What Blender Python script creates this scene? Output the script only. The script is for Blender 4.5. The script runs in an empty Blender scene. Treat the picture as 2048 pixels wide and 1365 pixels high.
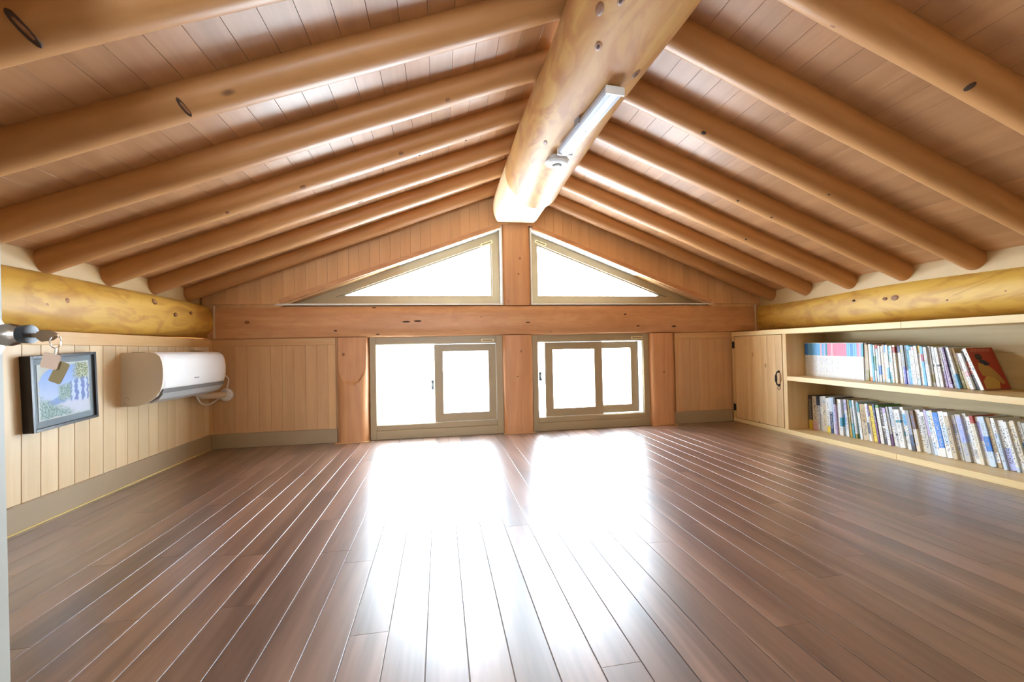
import bpy, math, random
from mathutils import Matrix, Vector

# ------------------------------------------------------------------ camera, sky, exposure
sc = bpy.context.scene
col = sc.collection
H_CAM = 0.6696
F_PX = 838.695
RV = Vector((0.9854851, -0.16851797, -0.02051359))
UV = Vector((0.01694954, -0.02256083, 0.99960178))
FV = Vector((0.16891367, 0.98544036, 0.01937706))
cam_d = bpy.data.cameras.new('camera')
cam = bpy.data.objects.new('camera', cam_d)
col.objects.link(cam)
cam_d.sensor_fit = 'HORIZONTAL'
cam_d.sensor_width = 36.0
cam_d.lens = F_PX / 2048 * 36.0
cam_d.clip_start = 0.02
cam.matrix_world = Matrix(((RV.x, UV.x, -FV.x, 0), (RV.y, UV.y, -FV.y, 0), (RV.z, UV.z, -FV.z, H_CAM), (0, 0, 0, 1)))
sc.camera = cam

world = bpy.data.worlds.new('sky')
sc.world = world
world.use_nodes = True
bg = world.node_tree.nodes['Background']
bg.inputs[0].default_value = (0.72, 0.86, 1.0, 1)      # bright hazy overcast sky
bg.inputs[1].default_value = 14.0
vs = sc.view_settings
vs.view_transform = 'Standard'
vs.look = 'None'
vs.gamma = 1.0
vs.use_curve_mapping = False
vs.exposure = 1.87

def portal(name, cx, cy, cz, w, h, facing):
    l = bpy.data.lights.new(name, 'AREA')
    l.shape = 'RECTANGLE'
    l.size = w
    l.size_y = h
    l.cycles.is_portal = True
    o = bpy.data.objects.new(name, l)
    col.objects.link(o)
    o.location = (cx, cy, cz)
    o.rotation_euler = (math.radians(-90) if facing < 0 else math.radians(90), 0, 0)
    return o

D = 3.325        # far gable wall
XL = -1.625      # left wall face
XR = 2.525       # bookcase front
XRW = 2.875      # right knee wall
YB = -0.12       # wall behind the camera
SLOPE = 0.388
TH = math.atan(SLOPE)
RAF = 0.058      # rafter radius
ZB = 0.080       # the rafters show about half their round below the boards
portal('window_portal', -0.02, D + 0.16, 0.42, 0.92, 0.63, -1)
portal('window_portal', 1.24, D + 0.16, 0.42, 0.94, 0.63, -1)
portal('window_portal', -0.3, D + 0.16, 1.33, 1.66, 0.64, -1)
portal('window_portal', 1.52, D + 0.16, 1.33, 1.6, 0.64, -1)
LWX0, LWX1, LWZ0, LWZ1 = -0.40, 0.40, 0.65, 1.25      # unseen landing window, added to light the room from behind
portal('added_landing_window_portal', 0.0, YB - 1.93, 0.95, 0.8, 0.6, 1)

# ------------------------------------------------------------------ helpers
rnd = random.Random(7)

class MB:
    def __init__(s):
        s.v = []; s.f = []; s.m = []
    def add(s, vs_, fs, m=0):
        b = len(s.v)
        s.v += [tuple(p) for p in vs_]
        s.f += [tuple(i + b for i in f) for f in fs]
        s.m += [m] * len(fs)
        return s
    def box(s, x0, x1, y0, y1, z0, z1, c=0.0, m=0):
        if c <= 0:
            p = [(x, y, z) for x in (x0, x1) for y in (y0, y1) for z in (z0, z1)]
            return s.add(p, [(0, 1, 3, 2), (4, 6, 7, 5), (0, 4, 5, 1), (2, 3, 7, 6), (0, 2, 6, 4), (1, 5, 7, 3)], m)
        X = (x0, x1); Y = (y0, y1); Z = (z0, z1)
        vs_ = []; idx = {}
        for i in (0, 1):
            for j in (0, 1):
                for k in (0, 1):
                    a = c * (1 - 2 * i); b = c * (1 - 2 * j); d = c * (1 - 2 * k)
                    for ax, q in enumerate(((X[i], Y[j] + b, Z[k] + d), (X[i] + a, Y[j], Z[k] + d), (X[i] + a, Y[j] + b, Z[k]))):
                        idx[(i, j, k, ax)] = len(vs_); vs_.append(q)
        fs = []
        for i in (0, 1):
            q = [idx[(i, j, k, 0)] for j, k in ((0, 0), (0, 1), (1, 1), (1, 0))]; fs.append(q if i == 0 else q[::-1])
            q = [idx[(j, i, k, 1)] for j, k in ((0, 0), (1, 0), (1, 1), (0, 1))]; fs.append(q if i == 0 else q[::-1])
            q = [idx[(j, k, i, 2)] for j, k in ((0, 0), (0, 1), (1, 1), (1, 0))]; fs.append(q if i == 0 else q[::-1])
        for i in (0, 1):
            for j in (0, 1):
                q = [idx[(i, j, 0, 0)], idx[(i, j, 1, 0)], idx[(i, j, 1, 1)], idx[(i, j, 0, 1)]]; fs.append(q if i != j else q[::-1])
                q = [idx[(i, 0, j, 0)], idx[(i, 0, j, 2)], idx[(i, 1, j, 2)], idx[(i, 1, j, 0)]]; fs.append(q if i != j else q[::-1])
                q = [idx[(0, i, j, 1)], idx[(1, i, j, 1)], idx[(1, i, j, 2)], idx[(0, i, j, 2)]]; fs.append(q if i != j else q[::-1])
                for k in (0, 1):
                    q = [idx[(i, j, k, 0)], idx[(i, j, k, 1)], idx[(i, j, k, 2)]]
                    fs.append(q if (i + j + k) % 2 == 0 else q[::-1])
        return s.add(vs_, fs, m)
    def prism(s, poly, axis, a0, a1, m=0):
        # poly: 2D points; axis 'x': (y,z), 'y': (x,z), 'z': (x,y)
        def P(p, a):
            return {'x': (a, p[0], p[1]), 'y': (p[0], a, p[1]), 'z': (p[0], p[1], a)}[axis]
        n = len(poly)
        vs_ = [P(p, a0) for p in poly] + [P(p, a1) for p in poly]
        fs = [tuple(range(n))[::-1], tuple(range(n, 2 * n))] + [(i, (i + 1) % n, n + (i + 1) % n, n + i) for i in range(n)]
        return s.add(vs_, fs, m)
    def ring(s, outer, inner, axis, a0, a1, m=0):
        def P(p, a):
            return {'x': (a, p[0], p[1]), 'y': (p[0], a, p[1]), 'z': (p[0], p[1], a)}[axis]
        n = len(outer)
        vs_ = [P(p, a) for a in (a0, a1) for q in (outer, inner) for p in q]
        fs = []
        for i in range(n):
            j = (i + 1) % n
            fs += [(i, j, n + j, n + i), (2 * n + i, 3 * n + i, 3 * n + j, 2 * n + j), (i, 2 * n + i, 2 * n + j, j), (n + i, n + j, 3 * n + j, 3 * n + i)]
        return s.add(vs_, fs, m)
    def loft(s, rings, cap=True, m=0):
        n = len(rings[0]); vs_ = [p for r in rings for p in r]; fs = []
        for k in range(len(rings) - 1):
            for i in range(n):
                j = (i + 1) % n
                fs.append((k * n + i, k * n + j, (k + 1) * n + j, (k + 1) * n + i))
        if cap:
            fs.append(tuple(range(n))[::-1]); b = (len(rings) - 1) * n; fs.append(tuple(range(b, b + n)))
        return s.add(vs_, fs, m)
    def tube(s, path, r, n=10, m=0):
        pts = [Vector(p) for p in path]; rings = []
        up = Vector((0.13, 0.21, 1)).normalized()
        for i, p in enumerate(pts):
            t = (pts[min(i + 1, len(pts) - 1)] - pts[max(i - 1, 0)]).normalized()
            a = t.cross(up)
            if a.length < 1e-3: a = t.cross(Vector((1, 0, 0)))
            a.normalize(); b = t.cross(a).normalized()
            rr = r[i] if isinstance(r, (list, tuple)) else r
            rings.append([tuple(p + a * rr * math.cos(2 * math.pi * k / n) + b * rr * math.sin(2 * math.pi * k / n)) for k in range(n)])
        return s.loft(rings, True, m)
    def lathe(s, prof, centre, axis, n=24, m=0):
        # prof: (distance along axis, radius)
        ax = Vector(axis).normalized(); a = ax.cross(Vector((0.3, 0.5, 0.81))).normalized(); b = ax.cross(a); c = Vector(centre)
        rings = [[tuple(c + ax * h + (a * math.cos(2 * math.pi * k / n) + b * math.sin(2 * math.pi * k / n)) * max(r, 1e-5)) for k in range(n)] for h, r in prof]
        return s.loft(rings, True, m)
    def build(s, name, mat, parent=None, smooth=False, offset=True):
        me = bpy.data.meshes.new(name)
        v = s.v
        if parent is not None and offset:
            o_ = Vector((0, 0, 0)); q = parent
            while q is not None:
                o_ = o_ + q.location; q = q.parent
            v = [(a - o_.x, b - o_.y, c - o_.z) for a, b, c in v]
        me.from_pydata(v, [], s.f)
        mats = mat if isinstance(mat, (list, tuple)) else [mat]
        for q in mats: me.materials.append(q)
        me.polygons.foreach_set('material_index', s.m)
        if smooth:
            me.polygons.foreach_set('use_smooth', [True] * len(s.f))
        me.update()
        import bmesh
        bm = bmesh.new(); bm.from_mesh(me)
        bmesh.ops.recalc_face_normals(bm, faces=bm.faces)
        if smooth:
            for e in bm.edges:
                if len(e.link_faces) == 2 and e.calc_face_angle(0) > 0.7: e.smooth = False
        bm.to_mesh(me); bm.free()
        o = bpy.data.objects.new(name, me)
        col.objects.link(o)
        if parent is not None: o.parent = parent
        return o

def tag(o, label=None, cat=None, group=None, kind=None):
    if label: o['label'] = label
    if cat: o['category'] = cat
    if group: o['group'] = group
    if kind: o['kind'] = kind
    return o

def empty(name, loc, label=None, cat=None, group=None, kind=None):
    o = bpy.data.objects.new(name, None)
    o.empty_display_size = 0.05
    col.objects.link(o); o.location = loc
    return tag(o, label, cat, group, kind)

def px_ray(x, y):
    return FV + RV * ((x - 1024) / F_PX) - UV * ((y - 682.5) / F_PX)
def on_x(x, y, X):          # where the sight line of a photo pixel meets the plane of that depth
    d = px_ray(x, y); k = X / d.x
    return Vector((X, d.y * k, H_CAM + d.z * k))
def ordinal(n):
    return '%d%s' % (n, 'th' if 10 <= n % 100 <= 20 else {1: 'st', 2: 'nd', 3: 'rd'}.get(n % 10, 'th'))

# ------------------------------------------------------------------ materials
class NT:
    def __init__(s, name):
        s.mat = bpy.data.materials.new(name); s.mat.use_nodes = True
        s.t = s.mat.node_tree; s.b = s.t.nodes['Principled BSDF']
    def n(s, typ, **kw):
        q = s.t.nodes.new(typ)
        for k, v in kw.items(): setattr(q, k, v)
        return q
    def l(s, a, b): s.t.links.new(a, b)
    def val(s, inp, v):
        if hasattr(v, 'is_output') or isinstance(v, bpy.types.NodeSocket): s.l(v, inp)
        else: inp.default_value = v
    def math(s, op, a, b=0.0, c=0.0, clamp=False):
        q = s.n('ShaderNodeMath', operation=op); q.use_clamp = clamp
        s.val(q.inputs[0], a); s.val(q.inputs[1], b); s.val(q.inputs[2], c)
        return q.outputs[0]
    def mix(s, f, a, b, mode='MIX'):
        q = s.n('ShaderNodeMix', data_type='RGBA', blend_type=mode)
        s.val(q.inputs[0], f)
        s.val(q.inputs[6], a if not isinstance(a, tuple) else (*a[:3], 1)); s.val(q.inputs[7], b if not isinstance(b, tuple) else (*b[:3], 1))
        return q.outputs[2]
    def vmath(s, op, a, b):
        q = s.n('ShaderNodeVectorMath', operation=op)
        s.val(q.inputs[0], a); s.val(q.inputs[1], b)
        return q.outputs[0]
    def smooth(s, x, a, b):
        q = s.n('ShaderNodeMapRange', interpolation_type='SMOOTHSTEP')
        s.val(q.inputs[0], x); q.inputs[1].default_value = a; q.inputs[2].default_value = b
        return q.outputs[0]

def wood(name, c1, c2, axis='y', rough=0.35, coat=0.0, knots=0.0, knot_col=(0.10, 0.045, 0.02), tint=0.12, grain=1.0, ksc=3.0, bump=0.15, mottle=0.0, c3=(0.5, 0.25, 0.1), spec=0.5):
    t = NT(name)
    oi = t.n('ShaderNodeObjectInfo'); tc = t.n('ShaderNodeTexCoord')
    off = t.n('ShaderNodeCombineXYZ')
    for k, mul in enumerate((17.3, 31.7, 23.9)):
        t.l(t.math('MULTIPLY', oi.outputs['Random'], mul), off.inputs[k])
    p = t.vmath('ADD', tc.outputs['Object'], off.outputs[0])
    st = {'x': (0.07, 1, 1), 'y': (1, 0.07, 1), 'z': (1, 1, 0.07)}[axis]
    g = t.vmath('MULTIPLY', p, st)
    n1 = t.n('ShaderNodeTexNoise'); t.l(g, n1.inputs['Vector']); n1.inputs['Scale'].default_value = 14 * grain
    n1.inputs['Detail'].default_value = 3; n1.inputs['Distortion'].default_value = 0.6
    n2 = t.n('ShaderNodeTexNoise'); t.l(g, n2.inputs['Vector']); n2.inputs['Scale'].default_value = 90 * grain; n2.inputs['Detail'].default_value = 2
    f = t.math('ADD', t.math('MULTIPLY', t.smooth(n1.outputs[0], 0.3, 0.7), 0.75), t.math('MULTIPLY', t.smooth(n2.outputs[0], 0.3, 0.7), 0.25))
    c = t.mix(f, c1, c2)
    if mottle > 0:
        n3 = t.n('ShaderNodeTexNoise'); t.l(t.vmath('MULTIPLY', p, tuple(1 if q == 1 else 0.4 for q in st)), n3.inputs['Vector'])
        n3.inputs['Scale'].default_value = 9; n3.inputs['Detail'].default_value = 6; n3.inputs['Distortion'].default_value = 2.2
        c = t.mix(t.math('MULTIPLY', t.smooth(n3.outputs[0], 0.40, 0.70), mottle), c, c3)
    if knots > 0:
        ks = tuple(1 if q == 1 else 0.45 for q in st)
        vo = t.n('ShaderNodeTexVoronoi'); t.l(t.vmath('MULTIPLY', p, ks), vo.inputs['Vector']); vo.inputs['Scale'].default_value = ksc
        sep = t.n('ShaderNodeSeparateColor'); t.l(vo.outputs['Color'], sep.inputs[0])
        pick = t.math('GREATER_THAN', sep.outputs[0], 1 - knots)
        spot = t.math('SUBTRACT', 1.0, t.smooth(vo.outputs['Distance'], 0.02 * ksc / 3, 0.045 * ksc / 3))
        c = t.mix(t.math('MULTIPLY', t.math('MULTIPLY', spot, pick), 0.85), c, knot_col)
    hs = t.n('ShaderNodeHueSaturation'); t.l(c, hs.inputs['Color'])
    t.l(t.math('ADD', t.math('MULTIPLY', oi.outputs['Random'], tint * 2), 1 - tint), hs.inputs['Value'])
    t.l(hs.outputs[0], t.b.inputs['Base Color'])
    t.b.inputs['Roughness'].default_value = rough
    t.b.inputs['Coat Weight'].default_value = coat
    t.b.inputs['Coat Roughness'].default_value = 0.18
    t.b.inputs['Specular IOR Level'].default_value = spec
    if bump > 0:
        bn = t.n('ShaderNodeBump'); bn.inputs['Strength'].default_value = bump; bn.inputs['Distance'].default_value = 0.002
        t.l(f, bn.inputs['Height']); t.l(bn.outputs[0], t.b.inputs['Normal'])
    return t.mat

def plain(name, c, rough=0.5, metal=0.0, coat=0.0, var=0.0):
    t = NT(name)
    t.b.inputs['Base Color'].default_value = (*c, 1)
    if var > 0:
        tc = t.n('ShaderNodeTexCoord'); nz = t.n('ShaderNodeTexNoise'); t.l(tc.outputs['Object'], nz.inputs['Vector'])
        nz.inputs['Scale'].default_value = 9; nz.inputs['Detail'].default_value = 4
        t.l(t.mix(nz.outputs[0], tuple(q * (1 - var) for q in c), tuple(min(1, q * (1 + var)) for q in c)), t.b.inputs['Base Color'])
    t.b.inputs['Roughness'].default_value = rough
    t.b.inputs['Metallic'].default_value = metal
    t.b.inputs['Coat Weight'].default_value = coat
    return t.mat

def glass(name, tint=(1, 1, 1), frost=0.0):
    t = NT(name); nt = t.t
    out = nt.nodes['Material Output']
    tr = t.n('ShaderNodeBsdfTransparent'); tr.inputs[0].default_value = (*tint, 1)
    gl = t.n('ShaderNodeBsdfGlossy'); gl.inputs['Roughness'].default_value = 0.02
    lw = t.n('ShaderNodeLayerWeight'); lw.inputs[0].default_value = 0.5
    fr = t.math('ADD', 0.035, t.math('MULTIPLY', t.math('POWER', lw.outputs['Facing'], 5.0), 0.9))
    mx = t.n('ShaderNodeMixShader'); t.l(fr, mx.inputs[0])
    if frost > 0:
        tl = t.n('ShaderNodeBsdfTranslucent'); tl.inputs[0].default_value = (0.95, 0.95, 0.92, 1)
        m2 = t.n('ShaderNodeMixShader'); m2.inputs[0].default_value = frost
        t.l(tr.outputs[0], m2.inputs[1]); t.l(tl.outputs[0], m2.inputs[2]); t.l(m2.outputs[0], mx.inputs[1])
    else:
        t.l(tr.outputs[0], mx.inputs[1])
    t.l(gl.outputs[0], mx.inputs[2]); t.l(mx.outputs[0], out.inputs['Surface'])
    return t.mat

W = {}
W['floor'] = wood('walnut_laminate', (0.085, 0.045, 0.033), (0.27, 0.155, 0.108), 'y', rough=0.33, tint=0.20, grain=0.8, bump=0.02, spec=1.0, coat=1.0)
W['floor'].node_tree.nodes['Principled BSDF'].inputs['Coat Roughness'].default_value = 0.30
W['joint'] = plain('floor_joint_glint', (0.36, 0.29, 0.24), 0.6)  # joints painted pale for window light glinting off the plank bevels
W['wall'] = wood('pale_pine_cladding', (0.75, 0.58, 0.355), (0.68, 0.49, 0.27), 'z', rough=0.42, knots=0.10, knot_col=(0.38, 0.2, 0.09), tint=0.07, bump=0.05, ksc=4)
W['panel'] = wood('pine_panel', (0.62, 0.38, 0.19), (0.54, 0.31, 0.15), 'z', rough=0.42, tint=0.04, bump=0.04)
W['trimx'] = wood('pine_trim_across', (0.66, 0.40, 0.19), (0.57, 0.32, 0.14), 'x', rough=0.4, knots=0.25, tint=0.05, ksc=5, bump=0.04)
W['trimy'] = wood('pine_trim_lengthwise', (0.70, 0.47, 0.22), (0.60, 0.36, 0.15), 'y', rough=0.4, knots=0.2, tint=0.05, ksc=4, bump=0.04)
W['trimz'] = wood('pine_trim_upright', (0.66, 0.40, 0.19), (0.57, 0.32, 0.14), 'z', rough=0.4, knots=0.3, tint=0.05, ksc=5, bump=0.04)
W['ceil'] = wood('varnished_ceiling_board', (0.50, 0.26, 0.115), (0.41, 0.20, 0.08), 'y', rough=0.41, tint=0.10, bump=0.02, spec=0.8)
W['gable'] = wood('gable_cladding', (0.72, 0.42, 0.20), (0.64, 0.35, 0.155), 'z', rough=0.45, tint=0.05, bump=0.04)
W['rafter'] = wood('varnished_rafter', (0.50, 0.245, 0.092), (0.41, 0.19, 0.064), 'x', rough=0.42, knots=0.13, tint=0.06, grain=0.8, ksc=4, bump=0.05, spec=0.35, mottle=0.3, c3=(0.42, 0.19, 0.065))
W['tie'] = wood('tie_beam_pine', (0.66, 0.36, 0.17), (0.52, 0.25, 0.105), 'x', rough=0.45, tint=0.03, knots=0.2, ksc=4, mottle=0.35, c3=(0.46, 0.20, 0.08))
W['post'] = wood('post_pine', (0.64, 0.33, 0.15), (0.50, 0.23, 0.095), 'z', rough=0.45, tint=0.05, knots=0.12, ksc=4)
W['plate'] = wood('golden_plate_log', (0.72, 0.46, 0.085), (0.60, 0.33, 0.05), 'y', rough=0.48, tint=0.02, grain=0.5, mottle=0.8, c3=(0.46, 0.22, 0.035), bump=0.35)
W['ridge'] = wood('ridge_log', (0.60, 0.36, 0.125), (0.47, 0.235, 0.07), 'y', rough=0.50, tint=0.02, grain=0.5, mottle=0.85, c3=(0.40, 0.17, 0.06), bump=0.7, spec=0.3)
W['ridgecut'] = wood('pale_cut_log', (0.84, 0.70, 0.46), (0.78, 0.60, 0.34), 'y', rough=0.5, tint=0.02, grain=0.5, bump=0.2, spec=0.3)
W['case'] = wood('light_pine_bookcase', (0.80, 0.62, 0.33), (0.72, 0.51, 0.23), 'y', rough=0.42, tint=0.04, knots=0.06, ksc=4, bump=0.04)
W['casez'] = wood('light_pine_upright', (0.76, 0.54, 0.26), (0.66, 0.42, 0.18), 'z', rough=0.42, tint=0.05, knots=0.15, ksc=6, bump=0.04)
W['strip'] = wood('knotty_pine_strip', (0.76, 0.53, 0.26), (0.62, 0.38, 0.17), 'z', rough=0.42, tint=0.14, knots=0.45, ksc=11, knot_col=(0.16, 0.06, 0.03), bump=0.04)
W['caseb'] = wood('bookcase_back_pine', (0.60, 0.47, 0.25), (0.50, 0.37, 0.18), 'y', rough=0.5, tint=0.05, knots=0.25, ksc=5, bump=0.04)
W['block'] = plain('pale_blocking_board', (0.55, 0.38, 0.175), 0.5, var=0.05)
W['base'] = plain('greige_vinyl', (0.36, 0.265, 0.16), 0.45, var=0.06)
W['frame'] = plain('greige_window_vinyl', (0.37, 0.285, 0.165), 0.42, var=0.04)
W['reveal'] = plain('white_reveal', (0.80, 0.79, 0.74), 0.45)  # white stands in for sky light on the inner window faces
W['rubber'] = plain('dark_track_rubber', (0.10, 0.11, 0.11), 0.5)
W['glass'] = glass('clear_glass')
W['frost'] = glass('frosted_glass', frost=0.55)
W['white'] = plain('white_plastic', (0.80, 0.80, 0.80), 0.32)
W['acside'] = plain('ac_side_plastic', (0.76, 0.70, 0.62), 0.4)
W['grey'] = plain('grey_plastic', (0.22, 0.22, 0.22), 0.4)
W['diffuser'] = plain('frosted_diffuser', (0.44, 0.46, 0.52), 0.4)
W['light_grey'] = plain('light_grey_plastic', (0.50, 0.50, 0.50), 0.4)
W['black'] = plain('black_lacquer', (0.012, 0.012, 0.014), 0.3)
W['dark'] = plain('dark_knot', (0.075, 0.042, 0.028), 0.9, var=0.4)
W['knot'] = wood('brown_knot', (0.30, 0.13, 0.05), (0.20, 0.08, 0.03), 'x', rough=0.5, tint=0.1, grain=3)
W['tan_knot'] = plain('tan_knot_heart', (0.40, 0.19, 0.06), 0.6, var=0.2)
W['iron'] = plain('black_iron', (0.02, 0.02, 0.02), 0.45, 0.6)
W['steel'] = plain('brushed_knob_metal', (0.42, 0.36, 0.31), 0.25, 1.0)
W['chrome'] = plain('chrome', (0.75, 0.75, 0.75), 0.12, 1.0)
W['brass'] = plain('dull_key_metal', (0.24, 0.15, 0.09), 0.35, 1.0)
W['tagpink'] = plain('pinkish_key_tag', (0.40, 0.27, 0.20), 0.5)
W['leather'] = plain('tan_leather_tag', (0.17, 0.12, 0.05), 0.6, var=0.1)
W['doorpaint'] = plain('off_white_door', (0.46, 0.47, 0.43), 0.4)
W['sticker'] = plain('cream_sticker', (0.80, 0.70, 0.42), 0.5)
W['stext'] = plain('sticker_print', (0.22, 0.16, 0.08), 0.5)
W['caulk'] = plain('yellow_caulk', (0.75, 0.60, 0.22), 0.5)
W['paper'] = plain('page_paper', (0.70, 0.66, 0.56), 0.8)
W['hole'] = plain('dark_hole', (0.02, 0.03, 0.05), 0.7)
W['landing'] = plain('landing_paint', (0.72, 0.70, 0.64), 0.6)
W['insul'] = plain('cream_pipe_wrap', (0.66, 0.56, 0.42), 0.6, var=0.1)

# ------------------------------------------------------------------ the room: floor
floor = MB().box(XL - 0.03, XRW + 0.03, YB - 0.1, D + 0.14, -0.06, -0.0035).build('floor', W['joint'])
tag(floor, 'dark walnut laminate floor of narrow planks with joints painted pale for bevel glints', 'floor', kind='structure')
PW = 0.0905
k0 = int(math.floor((XL - 0.048) / PW))
x = 0.048 + k0 * PW
i = 0
while x < XRW:
    a = max(x + 0.0011, XL - 0.01); b = min(x + PW - 0.0011, XRW)
    if b - a > 0.01:
        y = YB - 0.1 - rnd.random() * 0.9
        if i % 1 == 0:
            pass
        while y < D + 0.1:
            e = y + 0.92
            ya = max(y, YB - 0.1); yb = min(e, D + 0.1)
            if yb - ya > 0.03:
                m = MB(); m.box(a, b, ya + 0.0002, yb - 0.0002, -0.012, 0.0, c=0.0005)
                o_ = m.build('floor_plank', W['floor'], floor)
            y = e
    x += PW; i += 1

# ------------------------------------------------------------------ left wall
wl = MB().box(XL - 0.06, XL - 0.010, YB - 0.1, D + 0.1, -0.05, 0.784).build('wall_left', W['trimz'])
tag(wl, 'left knee wall of pale vertical pine boards', 'wall', kind='structure')
y = 1.954 - 0.081 * 26
while y < D:
    a, b = max(y, YB - 0.1), min(y + 0.081, D + 0.0)
    if b - a > 0.01:
        MB().box(XL - 0.012, XL, a + 0.0007, b - 0.0007, 0.0, 0.735, c=0.0016).build('wall_board', W['wall'], wl)
    y += 0.081
t1 = MB().box(XL - 0.010, XL + 0.008, YB - 0.1, D - 0.012, 0.727, 0.786, c=0.002).build('trim_1', W['trimy'])
tag(t1, 'pale pine frieze board under the left golden log', 'trim', kind='structure')
bl = MB().box(XL - 0.002, XL + 0.012, YB - 0.1, D - 0.012, 0.0, 0.106, c=0.0025).build('baseboard_left', W['base'])
tag(bl, 'greige baseboard along the left wall', 'baseboard', kind='structure')
MB().box(XL + 0.008, XL + 0.0165, YB - 0.1, D - 0.02, 0.0, 0.0045, c=0.001).build('caulk_strip', W['caulk'], bl)
cn = MB().box(XL - 0.002, XL + 0.016, D - 0.014, D + 0.002, 0.1, 0.78, c=0.002).build('trim_2', W['trimz'])
tag(cn, 'thin pine corner strip between left wall and window wall', 'trim', kind='structure')

# ------------------------------------------------------------------ far gable wall
def inset(poly, d):
    n = len(poly); area = sum(poly[i][0] * poly[(i + 1) % n][1] - poly[(i + 1) % n][0] * poly[i][1] for i in range(n))
    sg = 1 if area > 0 else -1
    L = []
    for i in range(n):
        x0, y0 = poly[i]; x1, y1 = poly[(i + 1) % n]
        l = math.hypot(x1 - x0, y1 - y0); nx, ny = -(y1 - y0) / l * sg, (x1 - x0) / l * sg
        L.append((nx, ny, nx * (x0 + nx * d) + ny * (y0 + ny * d)))
    out = []
    for i in range(n):
        a = L[i - 1]; b = L[i]; det = a[0] * b[1] - a[1] * b[0]
        out.append(((a[2] * b[1] - a[1] * b[2]) / det, (a[0] * b[2] - a[2] * b[0]) / det))
    return out

wf = empty('wall_far', (0.6, D, 0), 'far gable wall of pine panels round four windows', 'wall', kind='structure')
YG = D - 0.055       # face of the upper gable cladding
for (xa, xb) in ((XL - 0.04, -0.76), (1.975, XRW + 0.05)):
    MB().box(xa, xb, D + 0.008, D + 0.13, -0.05, 0.80).build('wall_backing', W['trimz'], wf)
# lower panels: boards, head strip, side strip
def panel(xa, xb, strip_left, strip_right):
    n = max(1, round((xb - xa) / 0.083)); w = (xb - xa) / n
    for k in range(n):
        MB().box(xa + k * w + 0.0004, xa + (k + 1) * w - 0.0004, D - 0.001, D + 0.01, 0.0, 0.735, c=0.0008).build('panel_board', W['panel'], wf)
    MB().box(xa - (0.06 if strip_left else 0), xb + (0.056 if strip_right else 0), D - 0.010, D + 0.01, 0.729, 0.782, c=0.002).build('head_strip', W['trimx'], wf)
    if strip_left: MB().box(xa - 0.06, xa, D - 0.009, D + 0.01, 0.0, 0.729, c=0.002).build('side_strip', W['trimz'], wf)
    if strip_right: MB().box(xb, xb + 0.056, D - 0.009, D + 0.01, 0.0, 0.729, c=0.002).build('side_strip', W['trimz'], wf)
panel(XL + 0.004, -0.828, False, True)
panel(2.045, XR + 0.02, True, False)
bf = MB().box(XL + 0.012, -0.765, D - 0.014, D, 0.0, 0.104, c=0.0025).build('baseboard_far', W['base'])
tag(bf, 'greige baseboard under the left pine panel of the window wall', 'baseboard', kind='structure')
bf = MB().box(1.965, XR - 0.002, D - 0.014, D, 0.0, 0.104, c=0.0025).build('baseboard_far', W['base'])
tag(bf, 'short greige baseboard under the right pine panel beside the bookcase', 'baseboard', kind='structure')

# upper gable: vertical cladding boards cut round the two triangular windows
def z_board(xx):     # underside of the ceiling boards
    off = ZB / math.cos(TH)
    return min(1.05 + SLOPE * (xx - XL), 1.05 + SLOPE * (2.75 - xx)) + off
TL = [(-1.123, 1.035), (0.487, 1.035), (0.487, 1.634)]
TR = [(0.738, 1.035), (2.291, 1.035), (0.738, 1.630)]
def z_rake(xx):      # top line of the window openings
    if xx < 0.6: return 1.035 + (xx + 1.123) * 0.599 / 1.61
    return 1.035 + (2.291 - xx) * 0.595 / 1.553
xx = XL - 0.02
while xx < XRW:
    a, b = xx + 0.0006, min(xx + 0.0755, XRW) - 0.0006
    if b > a + 0.005:
        ba, bb = max(1.03, z_rake(a)) , max(1.03, z_rake(b))
        if a > 0.48 and b < 0.745:
            xx += 0.0755; continue
        if a < 0.73 and b > 0.49: ba = bb = 1.66
        MB().prism([(a, ba), (b, bb), (b, z_board(b) + 0.03), (a, z_board(a) + 0.03)], 'y', YG, YG + 0.014).build('gable_board', W['gable'], wf)
    xx += 0.0755
# sheathing behind the cladding (left and right of the post, above the openings)
MB().prism([(XL - 0.04, 1.0), (-1.17, 1.0), (0.50, 1.655), (0.50, z_board(0.5) + 0.05), (XL - 0.04, z_board(XL - 0.04) + 0.05)], 'y', YG + 0.015, D + 0.13).build('wall_backing', W['trimz'], wf)
MB().prism([(XRW + 0.05, 1.0), (2.34, 1.0), (0.73, 1.655), (0.73, z_board(0.73) + 0.05), (XRW + 0.05, z_board(XRW + 0.05) + 0.05)], 'y', YG + 0.015, D + 0.13).build('wall_backing', W['trimz'], wf)
MB().box(0.49, 0.735, D + 0.055, D + 0.13, 0.0, 2.0).build('wall_backing', W['trimz'], wf)
for (xa, xb) in ((-0.77, -0.525), (1.742, 1.98)):  # added behind the posts to stop light leaking through the gaps
    MB().box(xa, xb, D + 0.055, D + 0.13, -0.05, 0.80).build('wall_backing', W['trimz'], wf)
MB().box(XL - 0.27, XL - 0.03, D + 0.03, D + 0.13, -0.05, 1.15).build('wall_backing', W['trimz'], wf)  # unseen corner blocks, added to keep light from leaking in
MB().box(XRW + 0.03, XRW + 0.27, D + 0.03, D + 0.13, -0.05, 1.15).build('wall_backing', W['trimz'], wf)
wo = MB().box(XL - 0.27, XL - 0.23, YB - 0.1, D + 0.03, -0.05, 1.12).build('wall_left_light_stop', W['trimz'])  # unseen board, added to stop light leaking past the left log
tag(wo, 'unseen board added behind the left plate log to stop light leaks', 'wall', kind='structure')
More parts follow.
